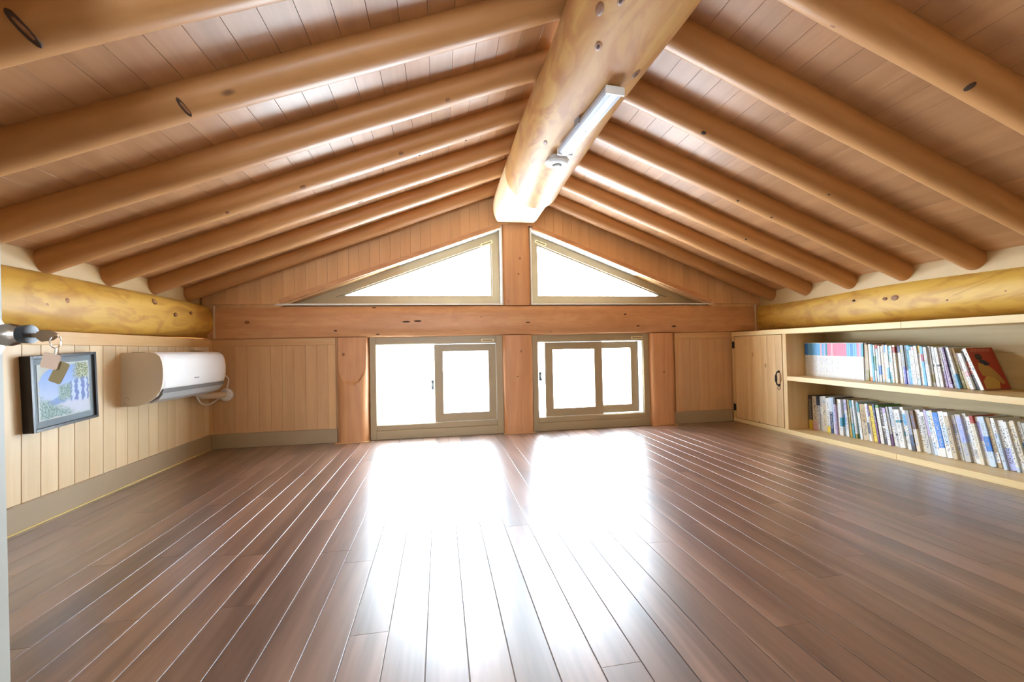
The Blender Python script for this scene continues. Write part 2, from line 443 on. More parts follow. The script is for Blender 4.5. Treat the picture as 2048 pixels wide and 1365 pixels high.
# rake trims along the triangular windows
def slope_strip(p0, p1, w, ya, yb, name, mat, parent):
    dx, dz = p1[0] - p0[0], p1[1] - p0[1]; l = math.hypot(dx, dz); nx, nz = -dz / l, dx / l
    if nz < 0: nx, nz = -nx, -nz
    return MB().prism([p0, p1, (p1[0] + nx * w, p1[1] + nz * w), (p0[0] + nx * w, p0[1] + nz * w)], 'y', ya, yb).build(name, mat, parent)
slope_strip((-1.135, 1.030), (0.487, 1.634), 0.034, YG - 0.012, YG + 0.001, 'rake_trim', W['tie'], wf)
slope_strip((2.303, 1.030), (0.738, 1.630), 0.034, YG - 0.012, YG + 0.001, 'rake_trim', W['tie'], wf)

def window_tri(name, tri, label):
    win = empty(name, (sum(p[0] for p in tri) / 3, D, 1.035), label, 'window', kind='structure')
    MB().ring([p for p in inset(tri, -0.012)], tri, 'y', YG + 0.012, D + 0.135).build('reveal', W['reveal'], win)
    fo = inset(tri, 0.002); fi = inset(tri, 0.062)
    MB().ring(fo, fi, 'y', D + 0.045, D + 0.115).build('window_frame', W['frame'], win)
    MB().ring(fi, inset(tri, 0.072), 'y', D + 0.065, D + 0.095).build('glazing_bead', W['frame'], win)
    MB().prism(inset(tri, 0.071), 'y', D + 0.078, D + 0.083).build('pane', W['glass'], win)
    return win
w1 = window_tri('window_1', TL, 'left triangular gable window with greige frame above the tie beam')
w2 = window_tri('window_2', TR, 'right triangular gable window with greige frame above the tie beam')

def sticker(win, cx, cz, w, h, yy, rot=0.0):
    c, s_ = math.cos(rot), math.sin(rot)
    def rect(w_, h_): return [(cx + a * w_ * c - b * h_ * s_, cz + a * w_ * s_ + b * h_ * c) for a, b in ((-.5, -.5), (.5, -.5), (.5, .5), (-.5, .5))]
    o_ = MB().prism(rect(w, h), 'y', yy - 0.0012, yy).build('sticker', W['sticker'], win)
    MB().prism(rect(w * 0.82, h * 0.42), 'y', yy - 0.0018, yy - 0.0011).build('sticker_print', W['stext'], o_)
sticker(w1, 0.385, 1.532, 0.10, 0.024, D + 0.0445, 0.36)
sticker(w2, 0.835, 1.545, 0.10, 0.024, D + 0.0445, -0.36)

def rect(x0, x1, z0, z1): return [(x0, z0), (x1, z0), (x1, z1), (x0, z1)]
def sash(win, x0, x1, z0, z1, px0, px1, pz0, pz1, ya, yb, name='sash', pane='glass', mat='frame'):
    s_ = MB().ring(rect(x0, x1, z0, z1), rect(px0, px1, pz0, pz1), 'y', ya, yb).build(name, W[mat], win)
    MB().prism(rect(px0 - 0.004, px1 + 0.004, pz0 - 0.004, pz1 + 0.004), 'y', (ya + yb) / 2 - 0.002, (ya + yb) / 2 + 0.002).build('pane', W[pane], s_)
    return s_
def latch(s_, cx, cz, yy):
    MB().box(cx - 0.011, cx + 0.011, yy - 0.012, yy, cz - 0.040, cz + 0.035, c=0.003).tube([(cx, yy - 0.012, cz + 0.01), (cx + 0.004, yy - 0.022, cz - 0.01), (cx + 0.012, yy - 0.026, cz - 0.045)], 0.005, 8).build('latch', W['black'], s_)

def window_low(name, x0, x1, label):
    win = empty(name, ((x0 + x1) / 2, D, 0), label, 'window', kind='structure')
    MB().box(x0, x0 + 0.048, D - 0.006, D + 0.135, 0.0, 0.785, c=0.003).build('jamb', W['frame'], win)
    MB().box(x1 - 0.052, x1, D - 0.006, D + 0.135, 0.0, 0.785, c=0.003).build('jamb', W['frame'], win)
    MB().box(x0 + 0.048, x1 - 0.052, D - 0.006, D + 0.135, 0.724, 0.785, c=0.003).build('head_rail', W['frame'], win)
    MB().box(x0 + 0.048, x1 - 0.052, D - 0.002, D + 0.135, 0.068, 0.109, c=0.003).build('bottom_rail', W['frame'], win)
    MB().box(x0 + 0.04, x1 - 0.045, D - 0.010, D + 0.135, 0.0, 0.068, c=0.003).build('sill', W['frame'], win)
    # dark track ribs and liners painted white for sky light on inner frame faces
    MB().box(x1 - 0.056, x1 - 0.0521, D + 0.012, D + 0.13, 0.110, 0.723).build('painted_light_liner', W['reveal'], win)
    MB().box(x0 + 0.048, x1 - 0.056, D + 0.012, D + 0.13, 0.720, 0.7239).build('painted_light_liner', W['reveal'], win)
    MB().box(x0 + 0.048, x1 - 0.056, D + 0.012, D + 0.13, 0.1091, 0.113).build('painted_light_liner', W['reveal'], win)
    MB().box(x0 + 0.0481, x0 + 0.052, D + 0.012, D + 0.13, 0.113, 0.720).build('painted_light_liner', W['reveal'], win)
    return win
w3 = window_low('window_3', -0.530, 0.492, 'lower left sliding window, its left half open')
sash(w3, -0.046, 0.436, 0.114, 0.719, 0.020, 0.378, 0.177, 0.661, D + 0.016, D + 0.046)
so = sash(w3, -0.470, -0.030, 0.114, 0.719, -0.448, -0.05, 0.133, 0.700, D + 0.098, D + 0.122, 'outer_sash', 'frost', 'reveal')
latch(so, -0.064, 0.40, D + 0.098)
sticker(w3, 0.372, 0.745, 0.10, 0.022, D - 0.006)
w4 = window_low('window_4', 0.733, 1.748, 'lower right sliding window with two overlapping sashes')
sash(w4, 0.843, 1.337, 0.114, 0.719, 0.910, 1.267, 0.175, 0.658, D + 0.016, D + 0.046)
sb = sash(w4, 1.290, 1.668, 0.116, 0.717, 1.345, 1.607, 0.180, 0.660, D + 0.050, D + 0.078)
MB().box(1.668, 1.676, D + 0.050, D + 0.085, 0.116, 0.717).build('weather_strip', W['rubber'], sb)
so = sash(w4, 0.787, 1.30, 0.116, 0.717, 0.80, 1.28, 0.133, 0.700, D + 0.098, D + 0.122, 'outer_sash', 'glass', 'reveal')
latch(so, 0.818, 0.44, D + 0.098)
sticker(w4, 1.640, 0.745, 0.10, 0.022, D - 0.006)

# ------------------------------------------------------------------ logs and timbers
def knot(parent, pos, normal, w, h, along, mat='dark', name='knot'):
    # shallow lens lying on the timber surface
    n = Vector(normal).normalized(); a = Vector(along); a = (a - n * a.dot(n)).normalized(); b = n.cross(a)
    P = Vector(pos); rings = []
    for hh, f in ((-0.006, 1.0), (0.0006, 1.0), (0.0022, 0.62), (0.0026, 0.2)):
        rings.append([tuple(P + n * hh + a * (w * f * math.cos(2 * math.pi * k / 12)) + b * (h * f * math.sin(2 * math.pi * k / 12))) for k in range(12)])
    return MB().loft(rings).build(name, W[mat], parent)

# ridge beam
RX, RZ, RR = 0.602, 1.77, 0.184
rb = empty('ridge_beam', (RX, 1.5, RZ - RR), 'thick golden ridge log running along the roof peak, with a white light on it', 'beam')
r1 = random.Random(3)
ph = [r1.random() * 6.28 for _ in range(8)]
def ridge_r(yy, an):
    return RR + 0.004 * math.sin(2.1 * yy + ph[0]) + 0.004 * math.sin(3 * an + 1.7 * yy + ph[1]) + 0.003 * math.sin(2 * an + 4.3 * yy + ph[2]) + 0.002 * math.sin(5 * an - 6 * yy + ph[3])
rings = []
ys = [YB - 0.05 + 0.06 * k for k in range(45)]
ys = [q for q in ys if q < 2.54] + [2.55, 2.565, 2.58, 2.60, 2.64, 2.7, 2.8, 2.9, 3.0, 3.1, 3.17, 3.2, 3.215]
for yy in ys:
    ring = []
    for k in range(56):
        an = 2 * math.pi * k / 56
        r_ = ridge_r(yy, an)
        if 2.2 < yy <= 2.565 and an < 1.1 or 2.2 < yy <= 2.565 and an > 5.2:
            q_ = min(abs(an - 0.25), abs(an - 0.25 - 2 * math.pi)); r_ += 0.024 * ((yy - 2.2) / 0.365) ** 2 * max(0.0, 1 - (q_ / 1.0) ** 2)
        if yy > 3.18: r_ -= 0.006 * (yy - 3.18) / 0.035
        px_, pz_ = RX + r_ * math.sin(an), RZ - r_ * math.cos(an)
        lim = RZ - RR * 1.4 if yy <= 2.565 else (1.640 if yy < 2.59 else 1.664)
        ring.append((px_, yy, max(pz_, lim)))
    rings.append(ring)
mr = MB().loft(rings)
mr.m = [1 if min(mr.v[i][1] for i in f) > 2.56 else 0 for f in mr.f]      # the scarfed end is freshly cut and paler
mr.build('log', [W['ridge'], W['ridgecut']], rb, smooth=True)
def ridge_pt(ang_deg, yy):
    an = math.radians(ang_deg); r_ = ridge_r(yy, an)
    n = Vector((math.sin(an), 0, -math.cos(an)))
    return Vector((RX, yy, RZ)) + n * r_, n
for ang, yy, w, h, mt in ((-32, 1.235, 0.020, 0.012, 'dark'), (24, 1.325, 0.026, 0.014, 'dark'), (-36, 1.87, 0.020, 0.009, 'knot'), (-33, 1.06, 0.018, 0.010, 'dark'), (-47, 1.13, 0.024, 0.014, 'knot'), (-6, 1.62, 0.005, 0.005, 'dark')):
    p_, n_ = ridge_pt(ang, yy); knot(rb, p_, n_, w, h, (0, 1, 0), 'knot')
    if mt == 'dark': knot(rb, p_ + n_ * 0.0012, n_, w * 0.55, h * 0.5, (0, 1, 0), 'dark')

# round plate logs along the eaves
def side_log(name, cx, cz, R, label, seed):
    o = empty(name, (cx, 1.6, cz - R), label, 'log')
    q = random.Random(seed); p_ = [q.random() * 6.28 for _ in range(6)]
    rings = []
    for k in range(50):
        yy = YB - 0.08 + (D + 0.02 - YB + 0.08) * k / 49
        ring = []
        for j in range(32):
            an = 2 * math.pi * j / 32
            r_ = R + 0.004 * math.sin(2.5 * yy + p_[0]) + 0.0035 * math.sin(2 * an + 3 * yy + p_[1]) + 0.002 * math.sin(4 * an - 5 * yy + p_[2])
            ca, sa = math.cos(an), math.sin(an)
            ring.append((cx + r_ * math.copysign(abs(ca) ** 0.72, ca), yy, cz + r_ * math.copysign(abs(sa) ** 0.9, sa)))
        rings.append(ring)
    MB().loft(rings).build('log', W['plate'], o, smooth=True)
    return o
lg = side_log('plate_log', XL - 0.075, 0.910, 0.124, 'golden round log along the left eave above the air conditioner', 11)
lgr = side_log('plate_log', 2.872, 0.912, 0.124, 'golden round log along the right eave above the bookcase', 12)
def log_face(dz, r_=0.1265):       # front of the slightly squared log section at that height
    q = min(0.98, abs(dz) / r_) ** (1 / 0.9)
    return r_ * math.sqrt(1 - q * q) ** 0.72
for (yy, zz, w, mt) in ((1.994, 0.887, 0.023, 'knot'), (2.09, 0.915, 0.014, 'knot'), (2.672, 0.980, 0.018, 'knot'), (2.845, 0.92, 0.013, 'knot'), (3.008, 0.945, 0.011, 'knot')):
    dz = zz - 0.910; n_ = Vector((1, 0, (log_face(dz - 0.01) - log_face(dz + 0.01)) / 0.02)).normalized()
    p_ = Vector((XL - 0.075 + log_face(dz), yy, zz))
    knot(lg, p_, n_, w, w * 0.95, (0, 1, 0), mt); knot(lg, p_ + n_ * 0.0014, n_, w * 0.6, w * 0.55, (0, 1, 0), 'tan_knot')
for (yy, zz, w, mt) in ((2.391, 0.95, 0.009, 'dark'), (2.188, 0.937, 0.013, 'knot'), (2.13, 0.936, 0.020, 'knot'), (1.617, 0.909, 0.011, 'knot'), (1.86, 0.89, 0.006, 'dark')):
    dz = zz - 0.912; n_ = Vector((-1, 0, (log_face(dz - 0.01) - log_face(dz + 0.01)) / 0.02)).normalized()
    knot(lgr, Vector((2.872 - log_face(dz), yy, zz)), n_, w, w * 0.8, (0, 1, 0), mt)
wr = MB().box(XRW, XRW + 0.04, YB - 0.1, D + 0.1, -0.05, 0.784).build('wall_right', W['wall'])
wo = MB().box(XRW + 0.21, XRW + 0.25, YB - 0.1, D + 0.03, -0.05, 1.12).build('wall_right_light_stop', W['trimz'])  # unseen board, added to stop light leaking past the right log
tag(wo, 'unseen board added behind the right plate log to stop light leaks', 'wall', kind='structure')
tag(wr, 'right knee wall behind the pine bookcase', 'wall', kind='structure')

# tie beam across the gable
tb = empty('tie_beam', (0.6, D, 0.777), 'wide flattened pine tie beam between upper and lower windows', 'beam')
sec = []
for k in range(40):
    xx = XL + 0.004 + (XRW - 0.10 - XL) * k / 39
    j1 = 0.004 * math.sin(3.1 * xx + 0.5); j2 = 0.003 * math.sin(5.3 * xx)
    za, zb = 0.779 + j2 * 0.6, 1.022 + j1 * 0.4; yf = D - 0.050 + j1 * 0.7
    sec.append([(xx, D + 0.10, za), (xx, yf + 0.045, za), (xx, yf + 0.016, za + 0.010), (xx, yf + 0.004, za + 0.035), (xx, yf, za + 0.08), (xx, yf, zb - 0.07), (xx, yf + 0.004, zb - 0.028), (xx, yf + 0.016, zb - 0.008), (xx, yf + 0.045, zb), (xx, D + 0.10, zb)])
MB().loft(sec).build('log', W['tie'], tb, smooth=True)
for (xx, zz, w, h, mt) in ((-0.486, 1.002, 0.016, 0.006, 'dark'), (-0.253, 0.894, 0.034, 0.007, 'dark'), (-0.168, 0.899, 0.032, 0.008, 'dark'), (-0.463, 0.806, 0.014, 0.010, 'dark'), (-0.761, 0.832, 0.012, 0.006, 'dark'), (0.319, 0.928, 0.007, 0.005, 'knot'), (0.694, 0.882, 0.022, 0.006, 'dark'), (0.882, 0.807, 0.013, 0.007, 'dark'), (1.52, 0.94, 0.013, 0.008, 'dark'), (1.633, 0.843, 0.014, 0.006, 'dark'), (1.96, 0.836, 0.022, 0.008, 'dark'), (-1.36, 0.90, 0.02, 0.013, 'knot')):
    yk = D - 0.050 + 0.0028 * math.sin(3.1 * xx + 0.5) + (0.010 if zz > 0.99 or zz < 0.81 else 0.001)
    knot(tb, (xx, yk, zz), (0, -1, 0), w, h, (1, 0, 0), mt)
for xx, lab in ((XL + 0.052, 'left'), (XRW - 0.135, 'right')):
    c_ = MB().box(xx - 0.003, xx + 0.004, D - 0.056, D - 0.046, 0.785, 1.02).build('caulk_line', W['insul'], tb)

# posts
def post(name, xc, w, z0, z1, yf, label, scarf=None, knots=(), r_sq=0.5):
    o = empty(name, (xc, D, z0), label, 'post')
    rings = []; N = 40; nz = 60
    for k in range(nz + 1):
        zz = z0 + (z1 - z0) * k / nz
        ring = []
        for j in range(N):
            an = math.pi * j / (N - 1)          # half round front, flat back
            cx_ = math.copysign(abs(math.cos(an)) ** r_sq, math.cos(an)); sy = math.sin(an) ** r_sq
            yy = D + 0.05 - (D + 0.05 - yf) * sy
            wob = 0.002 * math.sin(9 * zz + xc * 5)
            if scarf and zz > scarf[0] + 0.19 * abs(cx_) ** 2.4:
                yy = max(yy, yf + 0.016 + (zz - scarf[0]) * scarf[1])
            ring.append((xc + (w / 2 + wob) * cx_, yy, zz))
        rings.append(ring)
    MB().loft(rings).build('log', W['post'], o, smooth=True)
    for (xx, zz, kw, kh) in knots:
        knot(o, (xx, yf + (0.028 if scarf else 0.002), zz), (0, -1, 0), kw, kh, (0, 0, 1), 'knot')
    return o
pL = post('gable_post', -0.650, 0.232, 0.0, 0.782, D - 0.065, 'round pine post with a flattened scarf left of the windows', scarf=(0.435, 0.05), knots=((-0.711, 0.654, 0.014, 0.012),), r_sq=0.6)
pC = post('gable_post', 0.612, 0.244, 0.0, 0.782, D - 0.040, 'pine post between the two lower sliding windows', knots=((0.636, 0.651, 0.016, 0.010), (0.604, 0.45, 0.008, 0.012)), r_sq=0.35)
pR = post('gable_post', 1.858, 0.222, 0.0, 0.782, D - 0.045, 'pine post right of the lower windows beside the pine panel', knots=((1.86, 0.45, 0.012, 0.014),), r_sq=0.4)
pU = post('king_post', 0.612, 0.232, 1.020, 1.70, D - 0.048, 'short pine king post carrying the ridge log between the triangular windows', knots=((0.640, 1.394, 0.020, 0.013), (0.625, 1.269, 0.015, 0.011), (0.540, 1.048, 0.008, 0.008)), r_sq=0.3)
for p_, xa, xb in ((pL, -0.77, -0.53), (pC, 0.485, 0.74), (pR, 1.745, 1.97)):
    MB().box(xa, xb, D - 0.070 if p_ is pL else D - 0.052, D - 0.03, 0.0, 0.006, c=0.001).build('foot_bead', W['trimx'], p_)

# ------------------------------------------------------------------ ceiling slopes and rafters
def slope_root(name, side, label):
    ex = XL if side < 0 else 2.75
    o = empty(name, (ex, 0, 1.05), label, 'ceiling', kind='structure')
    o.rotation_euler = (0, -TH if side < 0 else TH, 0)
    return o
# local frame: x runs up the slope for the left side (negative direction for the right side), z away from the room
ridge_u_l = (0.5625 - XL) / math.cos(TH); ridge_u_r = (2.75 - 0.5625) / math.cos(TH)
for side, nm, lab, um in ((-1, 'ceiling_left', 'left roof slope of varnished boards running along the room', ridge_u_l), (1, 'ceiling_right', 'right roof slope of varnished boards running along the room', ridge_u_r)):
    root = slope_root(nm, side, lab)
    s_ = 1 if side < 0 else -1
    a_, b_ = sorted((s_ * -0.25, s_ * (um + 0.02)))
    MB().box(a_, b_, YB - 0.1, D + 0.05, ZB + 0.0125, ZB + 0.05).build('roof_deck', W['rubber'], root, offset=False)
    u = (0.0456 if side < 0 else 0.0406) - 0.0947 * 3
    while u < um:
        ua, ub = u + 0.0006, min(u + 0.0947, um + 0.02) - 0.0006
        a_, b_ = sorted((s_ * ua, s_ * ub))
        MB().box(a_, b_, YB - 0.1, D + 0.03, ZB, ZB + 0.012, c=0.0004).build('ceiling_board', W['ceil'], root, offset=False)
        u += 0.0947

def rafter_mesh(L, seed, side):
    q = random.Random(seed); p_ = [q.random() * 6.28 for _ in range(6)]
    rings = []
    n = 30
    for k in range(n + 1):
        xx = L * k / n
        ring = []
        for j in range(28):
            an = 2 * math.pi * j / 28
            r_ = RAF * (1 + 0.018 * math.sin(4 * xx + p_[0]) + 0.012 * math.sin(9 * xx + p_[1]) + 0.012 * math.sin(2 * an + 5 * xx + p_[2]))
            ring.append((xx, r_ * math.cos(an) + 0.003 * math.sin(2.2 * xx + p_[3]), r_ * math.sin(an)))
        rings.append(ring)
    return MB().loft(rings)
RY = [0.372, 0.720, 1.068, 1.415, 1.763, 2.108, 2.452, 2.797, 3.145]
words = ['nearest to', 'second from', 'third from', 'fourth from', 'fifth from', 'sixth from', 'seventh from', 'eighth from', 'ninth from']
raf = {}
for side in (-1, 1):
    sname = 'left' if side < 0 else 'right'
    ex = XL - 0.06 if side < 0 else 2.81
    exz = 1.05 + SLOPE * (-0.06) + RAF / math.cos(TH)
    tx = 0.50 if side < 0 else 0.705
    L = abs(tx - ex) / math.cos(TH)
    protos = []
    for v in range(3):
        protos.append(rafter_mesh(L, 40 + v + side, side))
    metas = {}
    for k, ry in enumerate(RY):
        m = protos[k % 3]
        root = empty('rafter_log', (ex, ry, exz), 'round pine rafter on the %s roof slope, %s the window gable' % (sname, words[len(RY) - 1 - k]), 'rafter', 'round rafters on the %s roof slope' % sname)
        root.rotation_euler = (0, -TH if side < 0 else TH, 0 if side < 0 else 0)
        if k % 3 not in metas:
            mm = MB(); mm.v = [(p[0] * (1 if side < 0 else -1), p[1], p[2]) for p in m.v]; mm.f = m.f; mm.m = m.m
            o_ = mm.build('log', W['rafter'], root, smooth=True, offset=False); metas[k % 3] = o_.data
        else:
            o_ = bpy.data.objects.new('log', metas[k % 3]); col.objects.link(o_); o_.parent = root
        raf[(side, k)] = root
def rafter_knot(side, k, xw, phi, w, h, mat, along=None, lift=0.0):
    # xw: world x along the rafter; phi: degrees round the log, 0 = straight down, + = towards the window gable
    root = raf[(side, k)]; ex = root.location.x
    u_ = abs(xw - ex) / math.cos(TH) * (1 if side < 0 else -1)
    a = math.radians(phi); n_ = Vector((0, math.sin(a), -math.cos(a)))
    o_ = MB(); P = Vector((u_, 0, 0)) + n_ * (RAF * 1.012 + lift)
    al = Vector(along or (1, 0, 0)); al = (al - n_ * al.dot(n_)).normalized(); b = n_.cross(al); rings = []
    for hh, f in ((-0.012, 1.0), (0.0002, 1.0), (0.0016, 0.6), (0.002, 0.2)):
        rings.append([tuple(P + n_ * hh + al * (w * f * math.cos(2 * math.pi * q / 12)) + b * (h * f * math.sin(2 * math.pi * q / 12))) for q in range(12)])
    o_.loft(rings).build('knot', W[mat], root, offset=False)
for k_, xw_, ph_, w_, h_ in ((3, -0.755, -40, 0.028, 0.008), (2, -0.87, -42, 0.036, 0.009)):
    rafter_knot(-1, k_, xw_, ph_, w_, h_, 'dark', (0.12, 0.9, -0.8))
    rafter_knot(-1, k_, xw_ + 0.002, ph_ + 3, w_ * 0.72, h_ * 0.5, 'knot', (0.12, 0.9, -0.8), 0.0012)
for (s_, k, xw, phi, w, h, mt) in ((-1, 4, 0.03, -30, 0.010, 0.009, 'knot'), (-1, 5, -0.187, -40, 0.012, 0.010, 'knot'), (-1, 5, -0.638, -28, 0.014, 0.010, 'knot'), (-1, 5, -0.965, -20, 0.008, 0.005, 'knot'), (-1, 5, -0.106, 18, 0.006, 0.005, 'dark'), (-1, 5, 0.128, 18, 0.006, 0.005, 'dark'), (-1, 6, -0.45, 0, 0.018, 0.006, 'knot'), (-1, 7, -0.2, 5, 0.02, 0.005, 'knot'),
                              (1, 2, 1.69, -20, 0.010, 0.016, 'dark'), (1, 2, 1.235, 24, 0.012, 0.007, 'knot'), (1, 4, 1.235, -25, 0.012, 0.009, 'dark'), (1, 3, 1.40, 26, 0.014, 0.006, 'knot'), (1, 4, 1.90, -25, 0.008, 0.007, 'dark'), (1, 5, 1.68, -20, 0.007, 0.006, 'dark'), (1, 5, 1.896, -15, 0.007, 0.006, 'dark'), (1, 6, 2.0, -25, 0.007, 0.006, 'dark')):
    rafter_knot(s_, k, xw, phi, w, h, mt)
# pale blocking boards between the rafter feet and the plate logs
for side, nm in ((-1, 'trim_3'), (1, 'trim_4')):
    x0 = XL - 0.05 if side < 0 else 2.80
    o_ = MB().prism([(x0 - 0.012, 0.99), (x0 + 0.012, 0.99), (x0 + 0.012, 1.225), (x0 - 0.012, 1.225)], 'y', YB - 0.1, D - 0.05).build(nm, W['block'])
    tag(o_, 'pale blocking board between the rafter feet on the %s eave' % ('left' if side < 0 else 'right'), 'trim', kind='structure')

# ------------------------------------------------------------------ wall behind the camera with doorway
wb = empty('wall_back', (0.6, YB, 0), 'back gable wall with an open doorway', 'wall', kind='structure')
dx0, dx1, dz1 = -0.60, 0.36, 1.47
zt = lambda q: z_board(q) + 0.03
y0, y1 = YB - 0.10, YB
MB().prism([(XL - 0.05, -0.05), (dx0, -0.05), (dx0, zt(dx0)), (XL - 0.05, zt(XL - 0.05))], 'y', y0, y1).build('wall_panel', W['wall'], wb)
MB().prism([(dx0, dz1), (dx1, dz1), (dx1, zt(dx1)), (dx0, zt(dx0))], 'y', y0, y1).build('wall_panel', W['wall'], wb)
MB().prism([(dx1, -0.05), (XRW + 0.05, -0.05), (XRW + 0.05, zt(XRW + 0.05)), (0.5625, zt(0.5625)), (dx1, zt(dx1))], 'y', y0, y1).build('wall_panel', W['wall'], wb)
land = MB().box(-1.3, 1.3, YB - 1.9, YB - 0.1, -0.06, -0.002).build('floor_added_landing', W['floor'])  # added out of view to keep light from coming up below
tag(land, 'unseen landing floor added outside the doorway to block light from below', 'floor', kind='structure')
lw_ = empty('wall_added_landing', (0, YB - 1.9, 0), 'plain unseen landing walls added to dim the light through the doorway', 'wall', kind='structure')  # enclosure added out of view to dim the light from behind
ly = YB - 1.9
MB().box(-1.34, -1.3, ly, YB - 0.1, -0.06, 2.1).build('wall_panel', W['landing'], lw_)
MB().box(1.3, 1.34, ly, YB - 0.1, -0.06, 2.1).build('wall_panel', W['landing'], lw_)
MB().box(-1.34, 1.34, ly, YB - 0.1, 2.1, 2.14).build('wall_panel', W['landing'], lw_)
for (xa, xb, za, zb) in ((-1.34, LWX0, -0.06, 2.1), (LWX1, 1.34, -0.06, 2.1), (LWX0, LWX1, -0.06, LWZ0), (LWX0, LWX1, LWZ1, 2.1)):
    MB().box(xa, xb, ly - 0.06, ly, za, zb).build('wall_panel', W['landing'], lw_)

# ------------------------------------------------------------------ door with knob at the left edge
door = empty('door_1', (-0.628, YB + 0.015, 0.01), 'off-white attic door leaf swung open at the left edge of the photo', 'door', kind='structure')
door.rotation_euler = (0, math.radians(-1.3), 0)
DXF = 0.030      # room-side face in the leaf's local x
LY = 0.817
MB().box(-0.005, DXF, 0.0, LY, 0.0, 1.42, c=0.002).build('leaf', W['doorpaint'], door, offset=False)
KY, KZ = 0.786, 0.692
kn = MB().lathe([(0, 0.032), (0.003, 0.032), (0.006, 0.024), (0.0075, 0.0115), (0.020, 0.0120), (0.028, 0.0150), (0.036, 0.0155), (0.043, 0.0135), (0.048, 0.0112), (0.050, 0.0108)], (DXF, KY, KZ), (1, 0, 0), 28).build('door_knob', W['steel'], door, smooth=True, offset=False)
MB().lathe([(-0.001, 0.0345), (0.0022, 0.0345), (0.0028, 0.031)], (DXF, KY, KZ), (1, 0, 0), 28).build('rose_rim', W['chrome'], kn, smooth=True, offset=False)
MB().lathe([(0.048, 0.0125), (0.0585, 0.0130), (0.059, 0.010)], (DXF, KY, KZ), (1, 0, 0), 20).build('lock_cylinder', W['black'], kn, smooth=True, offset=False)
kx, ky, kz = door.location.x + DXF + 0.058 - 0.0155, door.location.y + KY, door.location.z + KZ
ke = empty('key', (kx, ky, kz), 'dull metal key sticking out of the door knob with tags hanging from it', 'key')
MB().box(kx + 0.0, kx + 0.008, ky - 0.001, ky + 0.001, kz - 0.003, kz + 0.003).prism([(kx + 0.007, kz - 0.004), (kx + 0.013, kz - 0.009), (kx + 0.026, kz - 0.007), (kx + 0.032, kz - 0.002), (kx + 0.032, kz + 0.002), (kx + 0.022, kz + 0.007), (kx + 0.012, kz + 0.007), (kx + 0.007, kz + 0.004)], 'y', ky - 0.0012, ky + 0.0012).build('key_blade', W['brass'], ke)
rp = [(kx + 0.029, ky + 0.009 * math.sin(a), kz - 0.009 + 0.009 * math.cos(a)) for a in [2 * math.pi * q / 16 for q in range(17)]]
MB().tube(rp, 0.0008, 6).tube([(kx + 0.029, ky, kz - 0.018), (kx + 0.0285, ky, kz - 0.024), (kx + 0.028, ky, kz - 0.030)], 0.001, 6).build('key_ring', W['chrome'], ke)
def tag_plate(cx, cz, w, h, rot, yy, th):
    c, s_ = math.cos(rot), math.sin(rot)
    return MB().prism([(cx + a * w * c - b * h * s_, cz + a * w * s_ + b * h * c) for a, b in ((-.5, -.42), (-.42, -.5), (.42, -.5), (.5, -.42), (.5, .42), (.42, .5), (-.42, .5), (-.5, .42))], 'y', yy, yy + th)
tag_plate(kx + 0.024, kz - 0.036, 0.021, 0.021, math.radians(-14), ky - 0.002, 0.002).build('key_tag', W['tagpink'], ke)
tag_plate(kx + 0.031, kz - 0.052, 0.015, 0.030, math.radians(-24), ky + 0.002, 0.002).build('key_tag', W['leather'], ke)

# ------------------------------------------------------------------ air conditioner
AY0, AY1, AZ0, AZ1 = 2.474, 3.125, 0.412, 0.691
ac = empty('air_conditioner', (XL, (AY0 + AY1) / 2, AZ0), 'white wall-mounted air conditioner on the left pine wall', 'air conditioner')
prof = [(0.0, AZ1), (0.135, AZ1), (0.160, AZ1 - 0.006), (0.178, AZ1 - 0.022), (0.188, AZ1 - 0.050), (0.193, AZ1 - 0.090), (0.193, AZ1 - 0.135), (0.188, AZ1 - 0.175), (0.178, AZ1 - 0.205), (0.160, AZ1 - 0.232), (0.130, AZ1 - 0.256), (0.095, AZ0 + 0.006), (0.065, AZ0), (0.0, AZ0)]
MB().prism([(XL + a, b) for a, b in prof], 'y', AY0, AY1).build('body', W['acside'], ac)
face = [(0.120, AZ1 + 0.003), (0.162, AZ1 - 0.001), (0.183, AZ1 - 0.018), (0.194, AZ1 - 0.048), (0.199, AZ1 - 0.090), (0.199, AZ1 - 0.135), (0.195, AZ1 - 0.170), (0.189, AZ1 - 0.192), (0.183, AZ1 - 0.190), (0.188, AZ1 - 0.168), (0.192, AZ1 - 0.135), (0.192, AZ1 - 0.090), (0.187, AZ1 - 0.050), (0.177, AZ1 - 0.023), (0.158, AZ1 - 0.007), (0.120, AZ1 - 0.002)]
rings = []
for k in range(41):       # the front cover rounds off towards both ends
    t_ = k / 40; yy = AY0 + 0.003 + (AY1 - AY0 - 0.006) * t_
    e_ = min(yy - AY0, AY1 - yy); sh = 0.0 if e_ > 0.03 else 0.014 * (1 - e_ / 0.03) ** 2
    rings.append([(XL + a - sh, yy, b) for a, b in face])
MB().loft(rings).build('front_panel', W['white'], ac, smooth=True)
lo = [(0.186, AZ1 - 0.196), (0.190, AZ1 - 0.194), (0.180, AZ1 - 0.218), (0.176, AZ1 - 0.217)]
MB().prism([(XL + a, b) for a, b in lo], 'y', AY0 + 0.012, AY1 - 0.008).build('air_slot', W['grey'], ac)
lv = [(0.181, AZ1 - 0.220), (0.184, AZ1 - 0.218), (0.160, AZ1 - 0.250), (0.122, AZ1 - 0.268), (0.120, AZ1 - 0.264), (0.156, AZ1 - 0.245)]
MB().prism([(XL + a, b) for a, b in lv], 'y', AY0 + 0.020, AY1 - 0.014).build('louver', W['light_grey'], ac)
